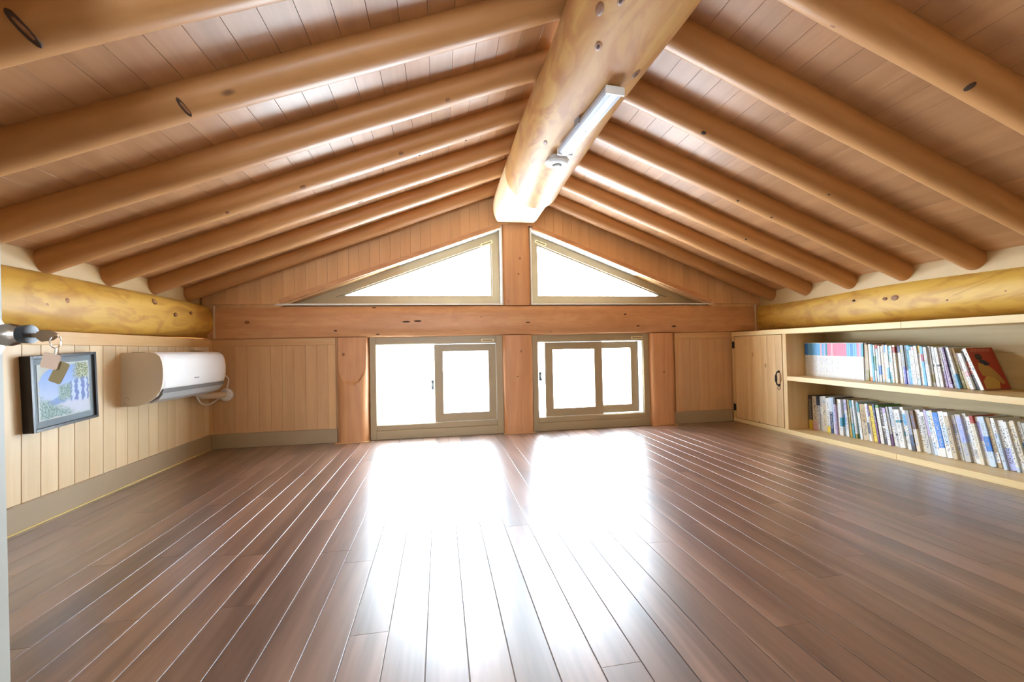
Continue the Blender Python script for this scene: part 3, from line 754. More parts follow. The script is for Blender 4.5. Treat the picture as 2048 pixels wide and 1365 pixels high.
MB().box(XL + 0.01, XL + 0.12, AY0 + 0.06, AY1 - 0.08, AZ1, AZ1 + 0.003).build('intake_grille', W['grey'], ac)
m = MB()               # worn grey maker's mark, too small to read
for k, (w_, h_) in enumerate(((0.007, 0.008), (0.006, 0.008), (0.007, 0.007), (0.005, 0.008), (0.006, 0.008))):
    yy = 2.752 + k * 0.0095
    m.box(XL + 0.1975, XL + 0.2003, yy, yy + w_, 0.537, 0.537 + h_ * 0.9)
m.build('maker_mark', W['light_grey'], ac)
m = MB()               # embossed arcs on the side cheek
for (cx_, cz_, a0, a1, r_) in ((0.024, 0.452, -0.6, 2.4, 0.010), (0.024, 0.433, 2.6, 5.4, 0.009), (0.010, 0.447, 0.0, 2.0, 0.004)):
    m.tube([(XL + cx_ + r_ * math.cos(a0 + (a1 - a0) * q / 8), AY0 - 0.0003, cz_ + r_ * math.sin(a0 + (a1 - a0) * q / 8)) for q in range(9)], 0.0008, 5)
m.build('embossed_mark', W['grey'], ac)
bxw = MB().box(XL + 0.0, XL + 0.035, 3.075, 3.215, 0.703, 0.727, c=0.003).build('junction_box', W['insul'])
tag(bxw, 'small cream junction box on the wall above the air conditioner', 'junction box')
# pipe through the far wall
pp_ = empty('pipe_sleeve', (-1.517, D, 0.384), 'white wall sleeve with a wrapped pipe beside the air conditioner', 'pipe')
MB().lathe([(-0.012, 0.030), (-0.016, 0.034), (-0.012, 0.044), (0.0, 0.046), (0.0, 0.030)], (-1.517, D - 0.003, 0.384), (0, 1, 0), 28).build('wall_ring', W['white'], pp_, smooth=True)
MB().lathe([(-0.010, 0.031), (-0.0095, 0.0005)], (-1.517, D - 0.002, 0.384), (0, 1, 0), 28).build('sleeve_hole', W['hole'], pp_)
MB().tube([(-1.56, 3.02, 0.432), (-1.56, 3.07, 0.405), (-1.553, 3.15, 0.395), (-1.540, 3.23, 0.390), (-1.530, 3.312, 0.388)], 0.022, 14).build('wrapped_pipe', W['insul'], pp_, smooth=True)
def curve(pts, n=8):
    out = []; P = [Vector(p) for p in pts]; P = [P[0]] + P + [P[-1]]
    for i in range(1, len(P) - 2):
        for k in range(n):
            t_ = k / n; a, b, c, d = P[i - 1:i + 3]
            out.append(0.5 * ((2 * b) + (c - a) * t_ + (2 * a - 5 * b + 4 * c - d) * t_ ** 2 + (3 * b - a - 3 * c + d) * t_ ** 3))
    return out + [P[-1]]
cb = MB().tube(curve([(-1.50, 3.10, 0.560), (-1.482, 3.20, 0.535), (-1.478, 3.262, 0.500), (-1.490, 3.275, 0.45), (-1.50, 3.285, 0.425), (-1.51, 3.312, 0.405)]), 0.0042, 8).build('cable', W['white'], None, smooth=True)
tag(cb, 'white cable arching from the air conditioner end down into the wall sleeve', 'cable')
cb = MB().tube(curve([(-1.56, 3.02, 0.420), (-1.555, 3.06, 0.362), (-1.55, 3.13, 0.336), (-1.545, 3.20, 0.345), (-1.54, 3.255, 0.362), (-1.535, 3.312, 0.362)]), 0.0042, 8).build('cable', W['white'], None, smooth=True)
tag(cb, 'white cable sagging in a loop below the air conditioner pipe', 'cable')

# ------------------------------------------------------------------ framed picture
pic = empty('framed_picture', (XL + 0.001, 2.109, 0.536), 'crooked black-framed blue painting hanging on the left pine wall', 'picture')
pic.rotation_euler = (math.radians(3.2), 0, 0)
PWD, PHT, PD = 0.322, 0.306, 0.038
hw, hh = PWD / 2, PHT / 2
fw = 0.012
MB().box(0, PD, -hw, -hw + fw, -hh, hh, c=0.001).build('frame_bar', W['black'], pic, offset=False)
MB().box(0, PD, hw - fw, hw, -hh, hh, c=0.001).build('frame_bar', W['black'], pic, offset=False)
MB().box(0, PD, -hw + fw, hw - fw, hh - fw, hh, c=0.001).build('frame_bar', W['black'], pic, offset=False)
MB().box(0, PD, -hw + fw, hw - fw, -hh, -hh + fw, c=0.001).build('frame_bar', W['black'], pic, offset=False)
MB().box(0.004, PD - 0.010, -hw + fw, hw - fw, -hh + fw, hh - fw).build('mat_board', plain('blue_grey_mat', (0.16, 0.22, 0.26), 0.6, var=0.08), pic, offset=False)
def paint_material():
    t = NT('painted_garden_view'); tc = t.n('ShaderNodeTexCoord')
    nz = t.n('ShaderNodeTexNoise'); t.l(tc.outputs['Object'], nz.inputs['Vector']); nz.inputs['Scale'].default_value = 60; nz.inputs['Detail'].default_value = 3
    sx = t.n('ShaderNodeSeparateXYZ'); t.l(tc.outputs['Object'], sx.inputs[0])
    yy = t.math('ADD', sx.outputs[1], t.math('MULTIPLY', t.math('SUBTRACT', nz.outputs[0], 0.5), 0.03))
    zz = t.math('ADD', sx.outputs[2], t.math('MULTIPLY', t.math('SUBTRACT', nz.outputs[0], 0.5), 0.03))
    u = t.math('DIVIDE', yy, 0.123); v = t.math('DIVIDE', zz, 0.112)          # -1..1 over the print
    sky = t.mix(t.smooth(v, -0.6, 1.0), (0.62, 0.74, 0.95), (0.25, 0.45, 0.90))
    c = sky
    hill = t.math('MULTIPLY', t.smooth(t.math('SUBTRACT', t.math('SUBTRACT', t.math('MULTIPLY', u, 0.35), 0.10), v), 0.0, 0.08), t.smooth(t.math('MULTIPLY', u, -1), -0.15, 0.1))
    c = t.mix(hill, c, (0.22, 0.38, 0.75))
    path_ = t.smooth(t.math('SUBTRACT', t.math('ADD', t.math('MULTIPLY', u, 0.15), -0.42), v), 0.0, 0.1)
    c = t.mix(path_, c, (0.72, 0.74, 0.85))
    # house with columns on the right
    hs_ = t.math('MULTIPLY', t.smooth(u, 0.12, 0.2), t.math('MULTIPLY', t.smooth(v, -0.55, -0.45), t.smooth(t.math('SUBTRACT', t.math('ADD', t.math('MULTIPLY', u, 0.35), 0.22), v), 0.0, 0.06)))
    stripe = t.smooth(t.math('SINE', t.math('MULTIPLY', u, 24)), -0.2, 0.3)
    c = t.mix(hs_, c, t.mix(stripe, (0.16, 0.26, 0.62), (0.66, 0.76, 0.98)))
    n2 = t.n('ShaderNodeTexNoise'); t.l(tc.outputs['Object'], n2.inputs['Vector']); n2.inputs['Scale'].default_value = 140; n2.inputs['Detail'].default_value = 2
    leaf = t.mix(t.smooth(n2.outputs[0], 0.42, 0.6), (0.16, 0.30, 0.26), (0.42, 0.58, 0.56))
    gl_ = t.smooth(t.math('SUBTRACT', t.math('SUBTRACT', -0.55, t.math('MULTIPLY', u, 0.55)), v), 0.0, 0.35)
    gl_ = t.math('MULTIPLY', gl_, t.smooth(t.math('MULTIPLY', u, -1), -0.5, -0.1))
    c = t.mix(gl_, c, leaf)
    tr_ = t.math('MULTIPLY', t.math('MULTIPLY', t.smooth(u, -0.35, -0.15), t.smooth(t.math('MULTIPLY', u, -1), -0.3, -0.15)), t.math('MULTIPLY', t.smooth(v, -0.5, -0.3), t.smooth(t.math('MULTIPLY', v, -1), -0.3, -0.1)))
    c = t.mix(tr_, c, leaf)
    vine = t.math('MULTIPLY', t.smooth(v, 0.25, 0.5), t.smooth(u, 0.25, 0.55))
    c = t.mix(vine, c, t.mix(t.smooth(n2.outputs[0], 0.42, 0.6), (0.16, 0.20, 0.08), (0.62, 0.66, 0.40)))
    rim = t.math('MAXIMUM', t.math('ABSOLUTE', u), t.math('ABSOLUTE', v))
    # arch spandrel upper left
    rr_ = t.math('SQRT', t.math('ADD', t.math('POWER', t.math('ADD', u, 0.15), 2.0), t.math('POWER', t.math('SUBTRACT', v, 0.1), 2.0)))
    arch = t.math('MULTIPLY', t.smooth(rr_, 0.85, 0.9), t.math('MULTIPLY', t.smooth(v, 0.05, 0.2), t.smooth(t.math('MULTIPLY', u, -1), 0.0, 0.2)))
    c = t.mix(arch, c, (0.62, 0.64, 0.52))
    c = t.mix(t.smooth(rim, 0.965, 0.985), c, (0.62, 0.66, 0.62))
    c = t.mix(1.0, c, (0.72, 0.76, 0.80), 'MULTIPLY')
    t.l(c, t.b.inputs['Base Color']); t.b.inputs['Roughness'].default_value = 0.5
    return t.mat
pr = MB().box(PD - 0.010, PD - 0.0085, -0.126, 0.126, -0.114, 0.116).build('painting', paint_material(), pic, offset=False)
MB().box(PD - 0.006, PD - 0.0045, -hw + fw, hw - fw, -hh + fw, hh - fw).build('glazing', W['glass'], pic, offset=False)

# ------------------------------------------------------------------ bookcase
YE = 0.80        # near end of the bookcase, outside the frame
XBK = XRW - 0.004
bc = empty('bookcase', (XR, 2.06, 0.0), 'long low light pine bookcase with a cupboard door at its far end', 'bookcase')
def shelf_z(yy): return 0.428 - 0.020 * (2.72 - yy) / 1.28
def board(name, x0, x1, ya, yb, z0, z1, mat='case', parent=None, c=0.0015):
    return MB().box(x0, x1, ya, yb, z0, z1, c=c).build(name, W[mat], parent or bc)
for (ya, yb) in ((YE, 1.930), (1.9306, D - 0.016)): board('top_board', XR, XBK - 0.006, ya, yb, 0.741, 0.778)
for (ya, yb) in ((YE, 1.98), (1.9806, D - 0.016)): board('bottom_board', XR, XBK - 0.006, ya, yb, 0.0, 0.034)
board('divider', XR + 0.001, XBK - 0.006, 2.722, 2.757, 0.034, 0.741, 'casez')
board('end_panel', XR, XBK - 0.006, D - 0.050, D - 0.016, 0.034, 0.741, 'casez')
board('end_panel', XR, XBK - 0.006, YE, YE + 0.03, 0.034, 0.741, 'casez')
for (ya, yb) in ((YE + 0.03, 1.757), (1.7576, 2.722)):
    n_ = MB()
    n_.add([(x_, y_, shelf_z(y_) + dz) for x_ in (XR + 0.002, XBK - 0.006) for y_ in (ya, yb) for dz in (-0.032, 0.0)], [(0, 1, 3, 2), (4, 6, 7, 5), (0, 4, 5, 1), (2, 3, 7, 6), (0, 2, 6, 4), (1, 5, 7, 3)])
    n_.build('shelf', W['case'], bc)
for (z0, z1) in ((0.034, 0.205), (0.206, 0.375), (0.43, 0.60), (0.601, 0.741)):
    board('back_board', XBK - 0.010, XBK, YE + 0.03, 2.722, z0, z1, 'caseb', c=0.001)
board('back_board', XBK - 0.010, XBK, YE + 0.03, 2.722, 0.374, 0.431, 'caseb', c=0)
# cupboard door of glued strips, on hinges, with an iron handle
dr = board('cupboard_door', XR + 0.004, XR + 0.024, 2.762, 3.270, 0.038, 0.738, 'casez')
ws = [0.115, 0.075, 0.11, 0.06, 0.085, 0.063]; yy = 3.270
for w_ in ws:
    MB().box(XR + 0.0005, XR + 0.006, yy - w_ + 0.0005, yy - 0.0005, 0.038, 0.738, c=0.0008).build('door_strip', W['strip'], dr); yy -= w_
for zz in (0.666, 0.126):
    MB().box(XR - 0.004, XR + 0.002, 3.281, 3.300, zz - 0.030, zz + 0.030, c=0.001).lathe([(-0.026, 0.005), (0.026, 0.005)], (XR - 0.004, 3.276, zz), (0, 0, 1), 10).build('hinge', W['iron'], dr)
hd = MB().lathe([(0.0, 0.010), (-0.004, 0.009)], (XR + 0.0005, 2.796, 0.458), (1, 0, 0), 14).lathe([(0.0, 0.010), (-0.004, 0.009)], (XR + 0.0005, 2.796, 0.354), (1, 0, 0), 14)
hd.tube(curve([(XR, 2.796, 0.458), (XR - 0.018, 2.796, 0.450), (XR - 0.026, 2.796, 0.425), (XR - 0.026, 2.796, 0.388), (XR - 0.018, 2.796, 0.362), (XR, 2.796, 0.354)]), [0.0045] * 41, 10)
hd.lathe([(-0.03, 0.004), (-0.02, 0.0075), (0, 0.0085), (0.02, 0.0075), (0.03, 0.004)], (XR - 0.026, 2.796, 0.406), (0, 0, 1), 12)
hd.build('handle', W['iron'], dr, smooth=True)
rg = [(XR - 0.004, 2.796 + 0.012 * math.sin(2 * math.pi * q / 14), 0.335 + 0.014 * math.cos(2 * math.pi * q / 14)) for q in range(15)]
MB().tube(rg, 0.002, 6).build('pull_ring', W['steel'], dr, smooth=True)

# ------------------------------------------------------------------ books
def book_material():
    t = NT('printed_book_cover'); tc = t.n('ShaderNodeTexCoord'); oi = t.n('ShaderNodeObjectInfo')
    def attr(n_, vec=False):
        a = t.n('ShaderNodeAttribute', attribute_type='OBJECT', attribute_name=n_)
        return a.outputs['Color'] if vec else a.outputs['Fac']
    sx = t.n('ShaderNodeSeparateXYZ'); t.l(tc.outputs['Object'], sx.inputs[0])
    h = attr('book_height'); thick = attr('book_thickness')
    v = t.math('DIVIDE', sx.outputs[2], h)                       # 0 foot .. 1 head
    u = t.math('DIVIDE', sx.outputs[1], thick)                   # -.5 .. .5 across the spine
    spine = t.math('LESS_THAN', sx.outputs[0], 0.0006)
    inb = t.math('MULTIPLY', t.math('GREATER_THAN', v, attr('band_low')), t.math('LESS_THAN', v, attr('band_high')))
    c = t.mix(inb, attr('base_tone', True), attr('band_tone', True))
    # title characters as blotches running down the spine
    cv = t.n('ShaderNodeCombineXYZ')
    t.l(t.math('MULTIPLY', sx.outputs[1], 210), cv.inputs[0]); t.l(t.math('MULTIPLY', sx.outputs[2], 150), cv.inputs[1]); t.l(t.math('MULTIPLY', oi.outputs['Random'], 300), cv.inputs[2])
    nz = t.n('ShaderNodeTexNoise'); t.l(cv.outputs[0], nz.inputs['Vector']); nz.inputs['Scale'].default_value = 1.0; nz.inputs['Detail'].default_value = 1.0
    ink = t.smooth(nz.outputs[0], 0.50, 0.60)
    ink = t.math('MULTIPLY', ink, t.math('LESS_THAN', t.math('ABSOLUTE', u), 0.27))
    ink = t.math('MULTIPLY', ink, t.math('MULTIPLY', t.math('GREATER_THAN', v, attr('ink_low')), t.math('LESS_THAN', v, attr('ink_high'))))
    ink = t.math('MULTIPLY', t.math('MULTIPLY', ink, spine), 0.8)
    c = t.mix(ink, c, attr('ink_tone', True))
    t.l(c, t.b.inputs['Base Color']); t.b.inputs['Roughness'].default_value = 0.4
    return t.mat
BOOKM = book_material()
PAL = {
 'white': (0.80, 0.80, 0.78), 'cream': (0.74, 0.67, 0.52), 'pale blue': (0.58, 0.70, 0.84), 'light grey': (0.55, 0.54, 0.52), 'grey': (0.34, 0.34, 0.34), 'dark grey': (0.07, 0.07, 0.08),
 'black': (0.02, 0.02, 0.025), 'navy': (0.03, 0.06, 0.17), 'blue': (0.06, 0.24, 0.72), 'sky blue': (0.16, 0.46, 0.80), 'teal': (0.06, 0.32, 0.40), 'green': (0.16, 0.34, 0.12), 'olive': (0.30, 0.26, 0.06),
 'tan': (0.50, 0.36, 0.18), 'beige': (0.60, 0.50, 0.34), 'brown': (0.20, 0.11, 0.06), 'yellow': (0.82, 0.62, 0.06), 'orange': (0.75, 0.28, 0.06), 'red': (0.45, 0.05, 0.03), 'pink': (0.85, 0.22, 0.34),
 'pale pink': (0.80, 0.50, 0.55), 'lilac': (0.52, 0.42, 0.66), 'purple': (0.16, 0.07, 0.20), 'indigo': (0.10, 0.10, 0.55), 'lavender': (0.46, 0.50, 0.84), 'ochre': (0.55, 0.38, 0.06)}
XF = 2.680
def make_book(yc, th, hgt, dep, lean, zf, base, band, blo, bhi, ink, ilo, ihi, label, group, xf=XF):
    t_ = max(0.004, th); a = math.radians(lean)
    m = MB(); e = 0.0012 if t_ < 0.01 else 0.0018
    # cover: spine and two boards
    m.box(0, e, -t_ / 2, t_ / 2, 0, hgt, c=0.0003)
    m.box(e, dep, -t_ / 2, -t_ / 2 + e * 0.6, 0, hgt)
    m.box(e, dep, t_ / 2 - e * 0.6, t_ / 2, 0, hgt)
    o = m.build('book', BOOKM)
    o.location = (xf, yc, zf + t_ / 2 * math.sin(a) + 0.0002)
    o.rotation_euler = (-a, 0, 0)
    o['book_height'] = hgt; o['book_thickness'] = t_
    o['base_tone'] = list(PAL[base]); o['band_tone'] = list(PAL[band]); o['band_low'] = blo; o['band_high'] = bhi
    o['ink_tone'] = list(PAL[ink]); o['ink_low'] = ilo; o['ink_high'] = ihi
    tag(o, label, 'book', group)
    MB().box(e, dep - 0.003, -t_ / 2 + e * 0.6, t_ / 2 - e * 0.6, 0.001, hgt - 0.0025).build('page_block', W['paper'], o, offset=False)
    return o
def lerp_table(tab, q):
    for (a, b), (c, d) in zip(tab, tab[1:]):
        if q <= c: return b + (d - b) * max(0.0, (q - a) / (c - a))
    return tab[-1][1]
rb_ = random.Random(21)
# upper shelf, matching comic volumes: blue and pink head bands
cs = ['blue'] * 2 + ['sky blue'] * 7 + ['pale pink', 'sky blue', 'lavender', 'teal'] + ['pink'] * 2 + ['pale pink'] + ['pink'] * 7 + ['sky blue'] * 2 + ['blue'] + ['sky blue'] * 2 + ['pink', 'lilac', 'teal']
ya, yb_ = 2.7165, on_x(1727, 720, XF).y
w_ = (ya - yb_) / len(cs)
for k, b in enumerate(cs):
    yc = ya - (k + 0.5) * w_
    make_book(yc, w_ - 0.0006, 0.243 + rb_.uniform(-0.001, 0.001), 0.165, 0.0, shelf_z(yc), 'white', b, 0.63, 0.985, 'lavender' if k % 3 else 'grey', 0.14, 0.58,
              'white comic volume with %s head band, %s from the cupboard, upper shelf' % (b, ordinal(k + 1)), 'matching comic volumes on the upper shelf')
n_up = len(cs)
# upper shelf, assorted books: (right boundary in the photograph, base, band, band range, ink)
UP = [(1733, 'grey', 'brown', .6, 1), (1740, 'tan', 'olive', 0, .3), (1745.3, 'white', 'orange', 0, .12), (1749.7, 'sky blue', 'teal', .5, 1), (1753.2, 'white', 'green', .3, .7), (1757.6, 'pale blue', 'red', .88, 1), (1762, 'white', 'blue', .2, .45), (1766.4, 'white', 'pale blue', 0, .1), (1770.8, 'tan', 'orange', .1, .2), (1775.2, 'pale blue', 'blue', .8, 1), (1779.5, 'white', 'sky blue', .1, .4), (1784, 'teal', 'pale blue', .3, .55), (1788.3, 'white', 'cream', 0, .1), (1793.6, 'cream', 'red', .8, .95), (1798, 'light grey', 'brown', .8, 1), (1803.3, 'cream', 'navy', .82, 1), (1808.6, 'light grey', 'yellow', .82, .88), (1813, 'grey', 'indigo', 0, .45), (1817.4, 'lavender', 'black', .36, 1), (1823.5, 'sky blue', 'teal', .4, .9), (1828, 'white', 'teal', .9, 1), (1833, 'white', 'pale pink', .9, 1), (1839.3, 'white', 'pale blue', 0, .2), (1844.6, 'white', 'ochre', .8, 1), (1850, 'sky blue', 'red', .62, .8), (1853.4, 'ochre', 'white', 0, .2), (1860.4, 'white', 'light grey', .55, 1), (1865.7, 'light grey', 'olive', .1, .3), (1872, 'white', 'dark grey', .5, .56), (1877, 'white', 'light grey', .6, 1), (1884, 'white', 'dark grey', .52, .57), (1889.4, 'white', 'lilac', 0, .4), (1894, 'lilac', 'white', .7, 1), (1900, 'purple', 'lilac', 0, .1), (1907.6, 'grey', 'dark grey', .5, 1), (1913.3, 'white', 'sky blue', 0, .35), (1921, 'olive', 'tan', .6, 1), (1929.5, 'tan', 'brown', .5, 1), (1938, 'white', 'pale pink', .35, .5), (1945.7, 'dark grey', 'red', .4, .7)]
lean_u = [(1727, 0.0), (1740, 2.0), (1800, 4.0), (1870, 6.0), (1895, 9.5), (1915, 13.0), (1946, 17.0), (1970, 18.5)]
prev = 1727.0
for k, (xr, b, bd, l0, l1) in enumerate(UP):
    y0_, y1_ = on_x(prev, 735, XF).y, on_x(xr, 735, XF).y
    xm = (prev + xr) / 2; le = lerp_table(lean_u, xm)
    hgt = lerp_table([(1727, 0.236), (1760, 0.226), (1850, 0.224), (1900, 0.222), (1950, 0.212)], xm) + rb_.uniform(-0.006, 0.004)
    if 1929 < xr < 1940: hgt = 0.192
    ymid = (y0_ + y1_) / 2; th = (y0_ - y1_) * math.cos(math.radians(le)) - 0.0010 - 0.14 * math.radians(abs(lerp_table(lean_u, xr) - lerp_table(lean_u, prev)))
    yc = ymid - math.sin(math.radians(le)) * 0.085
    ink = rb_.choice(['dark grey', 'grey', 'navy', 'brown', 'blue']) if b not in ('dark grey', 'purple', 'teal', 'navy', 'olive') else 'cream'
    make_book(yc, th, hgt, 0.15 + rb_.uniform(0, 0.02), le, shelf_z(yc), b, bd, l0, l1, ink, 0.12, 0.9,
              '%s paperback with %s patch, %s from the cupboard, upper shelf' % (b, bd, ordinal(n_up + k + 1)), 'assorted books on the upper shelf', xf=XF + rb_.uniform(-0.008, 0.010))
    prev = xr
# last leaning book: white spine, red cover with a seated figure facing the room
le = 18.5
y0_, y1_ = on_x(1946, 735, XF).y, on_x(1954, 735, XF).y
th = 0.0135; hgt = 0.222; dep = 0.172
yc = (y0_ + y1_) / 2 - math.sin(math.radians(le)) * 0.092
lastb = make_book(yc, th, hgt, dep, le, shelf_z(yc), 'white', 'white', 0, .1, 'dark grey', 0.45, 0.95, 'large leaning book with red cover and tan figure ending the upper shelf row', 'assorted books on the upper shelf', xf=XF - 0.004)
def poly_on_cover(name, pts, off, mat):
    # pts in (depth from spine, height) on the near cover
    y_ = -th / 2 - off
    return MB().prism(pts, 'y', y_ - 0.0003, y_ + 0.0001).v and MB_xz(name, pts, y_, mat)
def MB_xz(name, pts, y_, mat):
    return MB().prism([(p[0] * dep, p[1] * hgt) for p in pts], 'y', y_ - 0.0002, y_ + 0.0002).build(name, mat, lastb, offset=False)
cov = {'cov': plain('red_cover_print', (0.36, 0.035, 0.018), 0.4, var=0.12), 'tan': plain('tan_cover_print', (0.42, 0.25, 0.07), 0.45, var=0.1), 'tan2': plain('ochre_cover_print', (0.50, 0.32, 0.08), 0.45, var=0.1), 'hair': plain('dark_cover_print', (0.035, 0.02, 0.015), 0.45), 'scarf': plain('navy_cover_print', (0.015, 0.025, 0.06), 0.45), 'let': plain('pale_cover_print', (0.50, 0.16, 0.10), 0.45)}
poly_on_cover('cover_print', [(0.02, 0.0), (1.0, 0.0), (1.0, 1.0), (0.02, 1.0)], 0.0003, cov['cov'])
poly_on_cover('cover_figure', [(0.10, 0.02), (0.62, 0.02), (0.70, 0.18), (0.55, 0.30), (0.30, 0.32), (0.12, 0.20)], 0.0006, cov['tan2'])
poly_on_cover('cover_figure', [(0.18, 0.33), (0.55, 0.31), (0.78, 0.12), (0.90, 0.14), (0.78, 0.36), (0.62, 0.52), (0.40, 0.60), (0.22, 0.64), (0.14, 0.50)], 0.0007, cov['tan'])
poly_on_cover('cover_figure', [(0.26, 0.66), (0.46, 0.56), (0.66, 0.60), (0.52, 0.68), (0.36, 0.72)], 0.0009, cov['scarf'])
poly_on_cover('cover_figure', [(0.22, 0.72), (0.38, 0.68), (0.48, 0.76), (0.42, 0.85), (0.28, 0.86), (0.20, 0.80)], 0.0010, cov['hair'])
for k in range(5):
    x0 = 0.14 + k * 0.15
    poly_on_cover('cover_lettering', [(x0, 0.90), (x0 + 0.03, 0.90), (x0 + 0.06, 0.955), (x0 + 0.09, 0.90), (x0 + 0.11, 0.90), (x0 + 0.11, 0.965), (x0, 0.965)], 0.0008, cov['let'])

# lower shelf
cl = lambda v: 1600 + v * 200 / 1950
cr = lambda v: 1780 + v * 268 / 2048
LOW = [(cl(205), 'dark grey', 'yellow', 0, .27), (cl(290), 'cream', 'pale pink', 0, .25), (cl(350), 'light grey', 'black', .72, 1), (cl(400), 'light grey', 'white', .5, .7), (cl(480), 'beige', 'light grey', .78, 1), (cl(547), 'white', 'yellow', 0, .18), (cl(610), 'navy', 'pale blue', .6, 1), (cl(660), 'pale blue', 'white', 0, .3), (cl(700), 'lilac', 'dark grey', .82, 1), (cl(755), 'white', 'cream', .8, 1), (cl(800), 'white', 'teal', .25, .5), (cl(860), 'pale blue', 'sky blue', .3, .6), (cl(900), 'white', 'lilac', .7, 1), (cl(940), 'olive', 'ochre', 0, .3), (cl(975), 'tan', 'orange', .9, 1), (cl(1020), 'teal', 'grey', .4, .8), (cl(1060), 'white', 'olive', 0, .12), (cl(1110), 'teal', 'pale blue', .6, 1), (cl(1160), 'white', 'teal', .75, 1), (cl(1275), 'beige', 'tan', .5, 1), (cl(1330), 'white', 'dark grey', .2, .5), (cl(1375), 'tan', 'purple', .7, 1), (cl(1440), 'yellow', 'ochre', 0, .04), (cl(1480), 'purple', 'navy', .6, 1), (cl(1548), 'white', 'green', .92, 1), (cl(1620), 'dark grey', 'white', .44, .48), (cl(1680), 'white', 'lilac', .85, 1), (cl(1720), 'light grey', 'purple', 0, .3), (cl(1800), 'pale blue', 'white', 0, .5), (cl(1850), 'light grey', 'dark grey', .30, .36), (cl(1950), 'white', 'teal', .66, .72),
       (cr(205), 'white', 'teal', .3, .42), (cr(265), 'white', 'sky blue', .62, .9), (cr(330), 'grey', 'dark grey', 0, .4), (cr(390), 'cream', 'brown', .55, 1), (cr(470), 'white', 'cream', 0, .4), (cr(545), 'light grey', 'white', .9, 1), (cr(585), 'lilac', 'grey', 0, .4), (cr(650), 'pale blue', 'white', .3, .5), (cr(700), 'white', 'cream', .6, 1), (cr(790), 'blue', 'white', 0, .2), (cr(880), 'white', 'pale blue', .3, .7), (cr(950), 'beige', 'white', .92, 1), (cr(1010), 'white', 'light grey', .6, .8), (cr(1060), 'cream', 'light grey', 0, .3), (cr(1140), 'light grey', 'lavender', .4, .95), (cr(1200), 'white', 'pale blue', .4, .6), (cr(1270), 'white', 'light grey', .1, .3), (cr(1330), 'cream', 'red', .84, 1), (cr(1400), 'white', 'lilac', .5, .9), (cr(1490), 'pale blue', 'blue', .3, .6), (cr(1560), 'tan', 'white', .1, .3), (cr(1620), 'brown', 'grey', .3, .9), (cr(1680), 'pale blue', 'white', .7, 1), (cr(1800), 'lavender', 'white', .45, 1), (cr(1850), 'white', 'pale blue', 0, .1), (cr(1920), 'light grey', 'beige', .6, 1), (cr(1990), 'cream', 'white', .1, .2), (cr(2060), 'white', 'sky blue', .4, .6), (2062, 'light grey', 'cream', 0, .4), (2076, 'white', 'grey', .5, .8), (2090, 'beige', 'white', .8, 1), (2104, 'pale blue', 'white', 0, .3)]
lean_l = [(1611, 0.0), (1660, 2.5), (1700, 5.0), (1745, 7.5), (1850, 9.0), (1960, 10.5), (2048, 11.5), (2120, 11.5)]
prev = cl(106)
for k, (xr, b, bd, l0, l1) in enumerate(LOW):
    yl = 828 + (prev - 1611) * 0.155
    y0_, y1_ = on_x(prev, yl, XF).y, on_x(xr, yl, XF).y
    if k == 0: y0_ = min(y0_, 2.718)
    xm = (prev + xr) / 2; le = lerp_table(lean_l, xm)
    hgt = lerp_table([(1611, 0.244), (1690, 0.250), (1745, 0.236), (1800, 0.236), (1870, 0.246), (2050, 0.246)], xm) + rb_.uniform(-0.012, 0.006)
    ymid = (y0_ + y1_) / 2; th = (y0_ - y1_) * math.cos(math.radians(le)) - 0.0012 - 0.13 * math.radians(abs(lerp_table(lean_l, xr) - lerp_table(lean_l, prev)))
    yc = ymid - math.sin(math.radians(le)) * 0.118
    ink = rb_.choice(['dark grey', 'grey', 'navy', 'blue', 'black']) if b not in ('dark grey', 'purple', 'teal', 'navy', 'olive', 'brown', 'blue') else 'cream'
    make_book(yc, th, hgt, 0.155 + rb_.uniform(-0.01, 0.02), le, 0.034, b, bd, l0, l1, ink, 0.14, 0.9,
              '%s book with %s patch, %s from the cupboard, bottom shelf' % (b, bd, ordinal(k + 1)), 'books on the bottom shelf', xf=XF + 0.012 + rb_.uniform(-0.010, 0.012))
    prev = xr

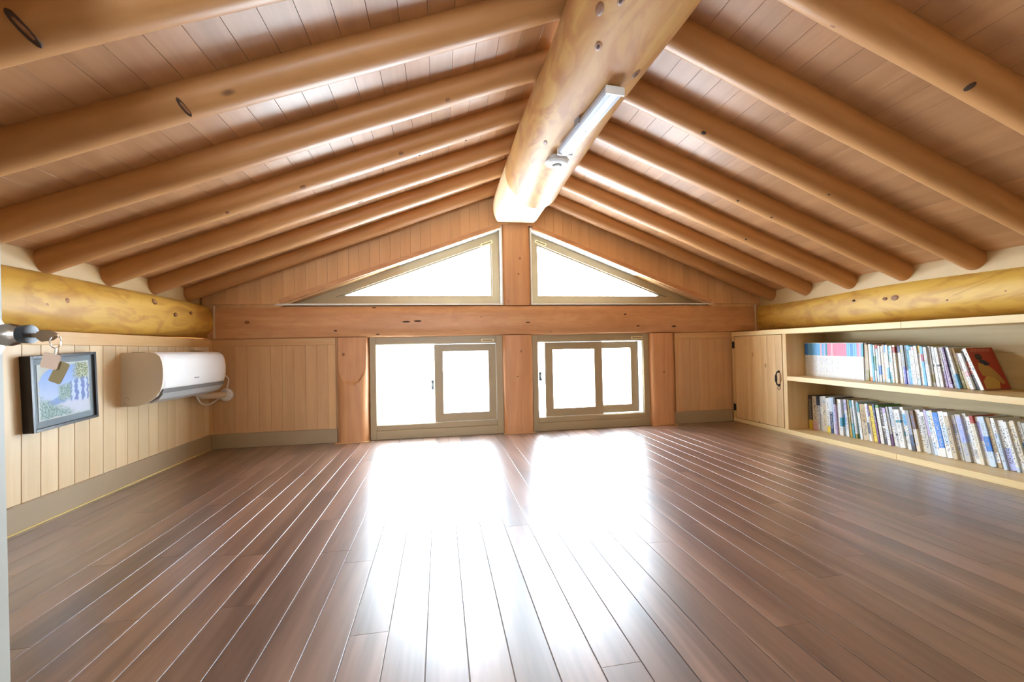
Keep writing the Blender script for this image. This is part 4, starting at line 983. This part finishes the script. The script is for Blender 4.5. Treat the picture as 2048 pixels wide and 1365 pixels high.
# ------------------------------------------------------------------ light fitting and smoke detector on the ridge beam
lf = empty('light_fixture', (0.598, 1.60, 1.556), 'slim white strip light fixed under the ridge log', 'light')
lf.rotation_euler = (0, 0, math.radians(5.0))
LL = 0.235
MB().box(-0.026, 0.026, -LL + 0.01, LL - 0.01, 0.022, 0.042, c=0.002).build('housing', W['light_grey'], lf, offset=False)
pts = [(-0.035, 0.024), (-0.035, 0.010), (-0.030, 0.002), (-0.018, 0.0), (-0.014, -0.003), (0.014, -0.003), (0.018, 0.0), (0.030, 0.002), (0.035, 0.010), (0.035, 0.024)]
MB().prism(pts, 'y', -LL, LL).build('diffuser', W['diffuser'], lf, offset=False)
for s_ in (-1, 1):
    MB().box(-0.036, 0.036, s_ * LL - 0.004, s_ * LL + 0.004, -0.004, 0.026, c=0.001).build('end_cap', W['white'], lf, offset=False)
MB().box(-0.040, -0.034, -0.01, 0.03, 0.012, 0.044, c=0.001).build('clip', W['grey'], lf, offset=False)
MB().lathe([(0.0, 0.003), (0.001, 0.003), (0.0012, 0.001)], (0.004, 0.02, -0.003), (0, 0, -1), 8).build('screw', W['grey'], lf, offset=False)
sd = empty('smoke_detector', (0.572, 1.945, 1.560), 'round white smoke detector under the ridge log beside the strip light', 'smoke detector')
MB().lathe([(0.030, 0.050), (0.018, 0.054), (0.016, 0.058), (0.008, 0.058)], (0.572, 1.945, 1.560), (0, 0, 1), 32).build('mounting_base', W['light_grey'], sd, smooth=True)
MB().lathe([(0.010, 0.056), (0.002, 0.052), (-0.004, 0.040), (-0.005, 0.026)], (0.572, 1.945, 1.560), (0, 0, 1), 32).build('cover', W['white'], sd, smooth=True)
MB().lathe([(-0.003, 0.024), (-0.010, 0.022), (-0.0105, 0.020)], (0.572, 1.945, 1.560), (0, 0, 1), 24).build('sensor_slots', W['grey'], sd, smooth=True)
MB().lathe([(-0.009, 0.021), (-0.015, 0.018), (-0.016, 0.010)], (0.572, 1.945, 1.560), (0, 0, 1), 24).build('sensor_cap', W['white'], sd, smooth=True)

# pole outside the right lower window
po = empty('porch_post', (1.72, 4.65, -2.6), 'slim green-grey pole outside behind the lower right window', 'post')
MB().lathe([(0, 0.06), (0.02, 0.045), (3.6, 0.042)], (1.72, 4.65, -2.6), (0, 0, 1), 16).build('pole', plain('pole_paint', (0.07, 0.09, 0.08), 0.5), po, smooth=True)
MB().lathe([(0, 0.09), (0.03, 0.09), (0.04, 0.05)], (1.72, 4.65, -2.62), (0, 0, 1), 16).build('base', plain('pole_foot', (0.1, 0.1, 0.1), 0.6), po, smooth=True)
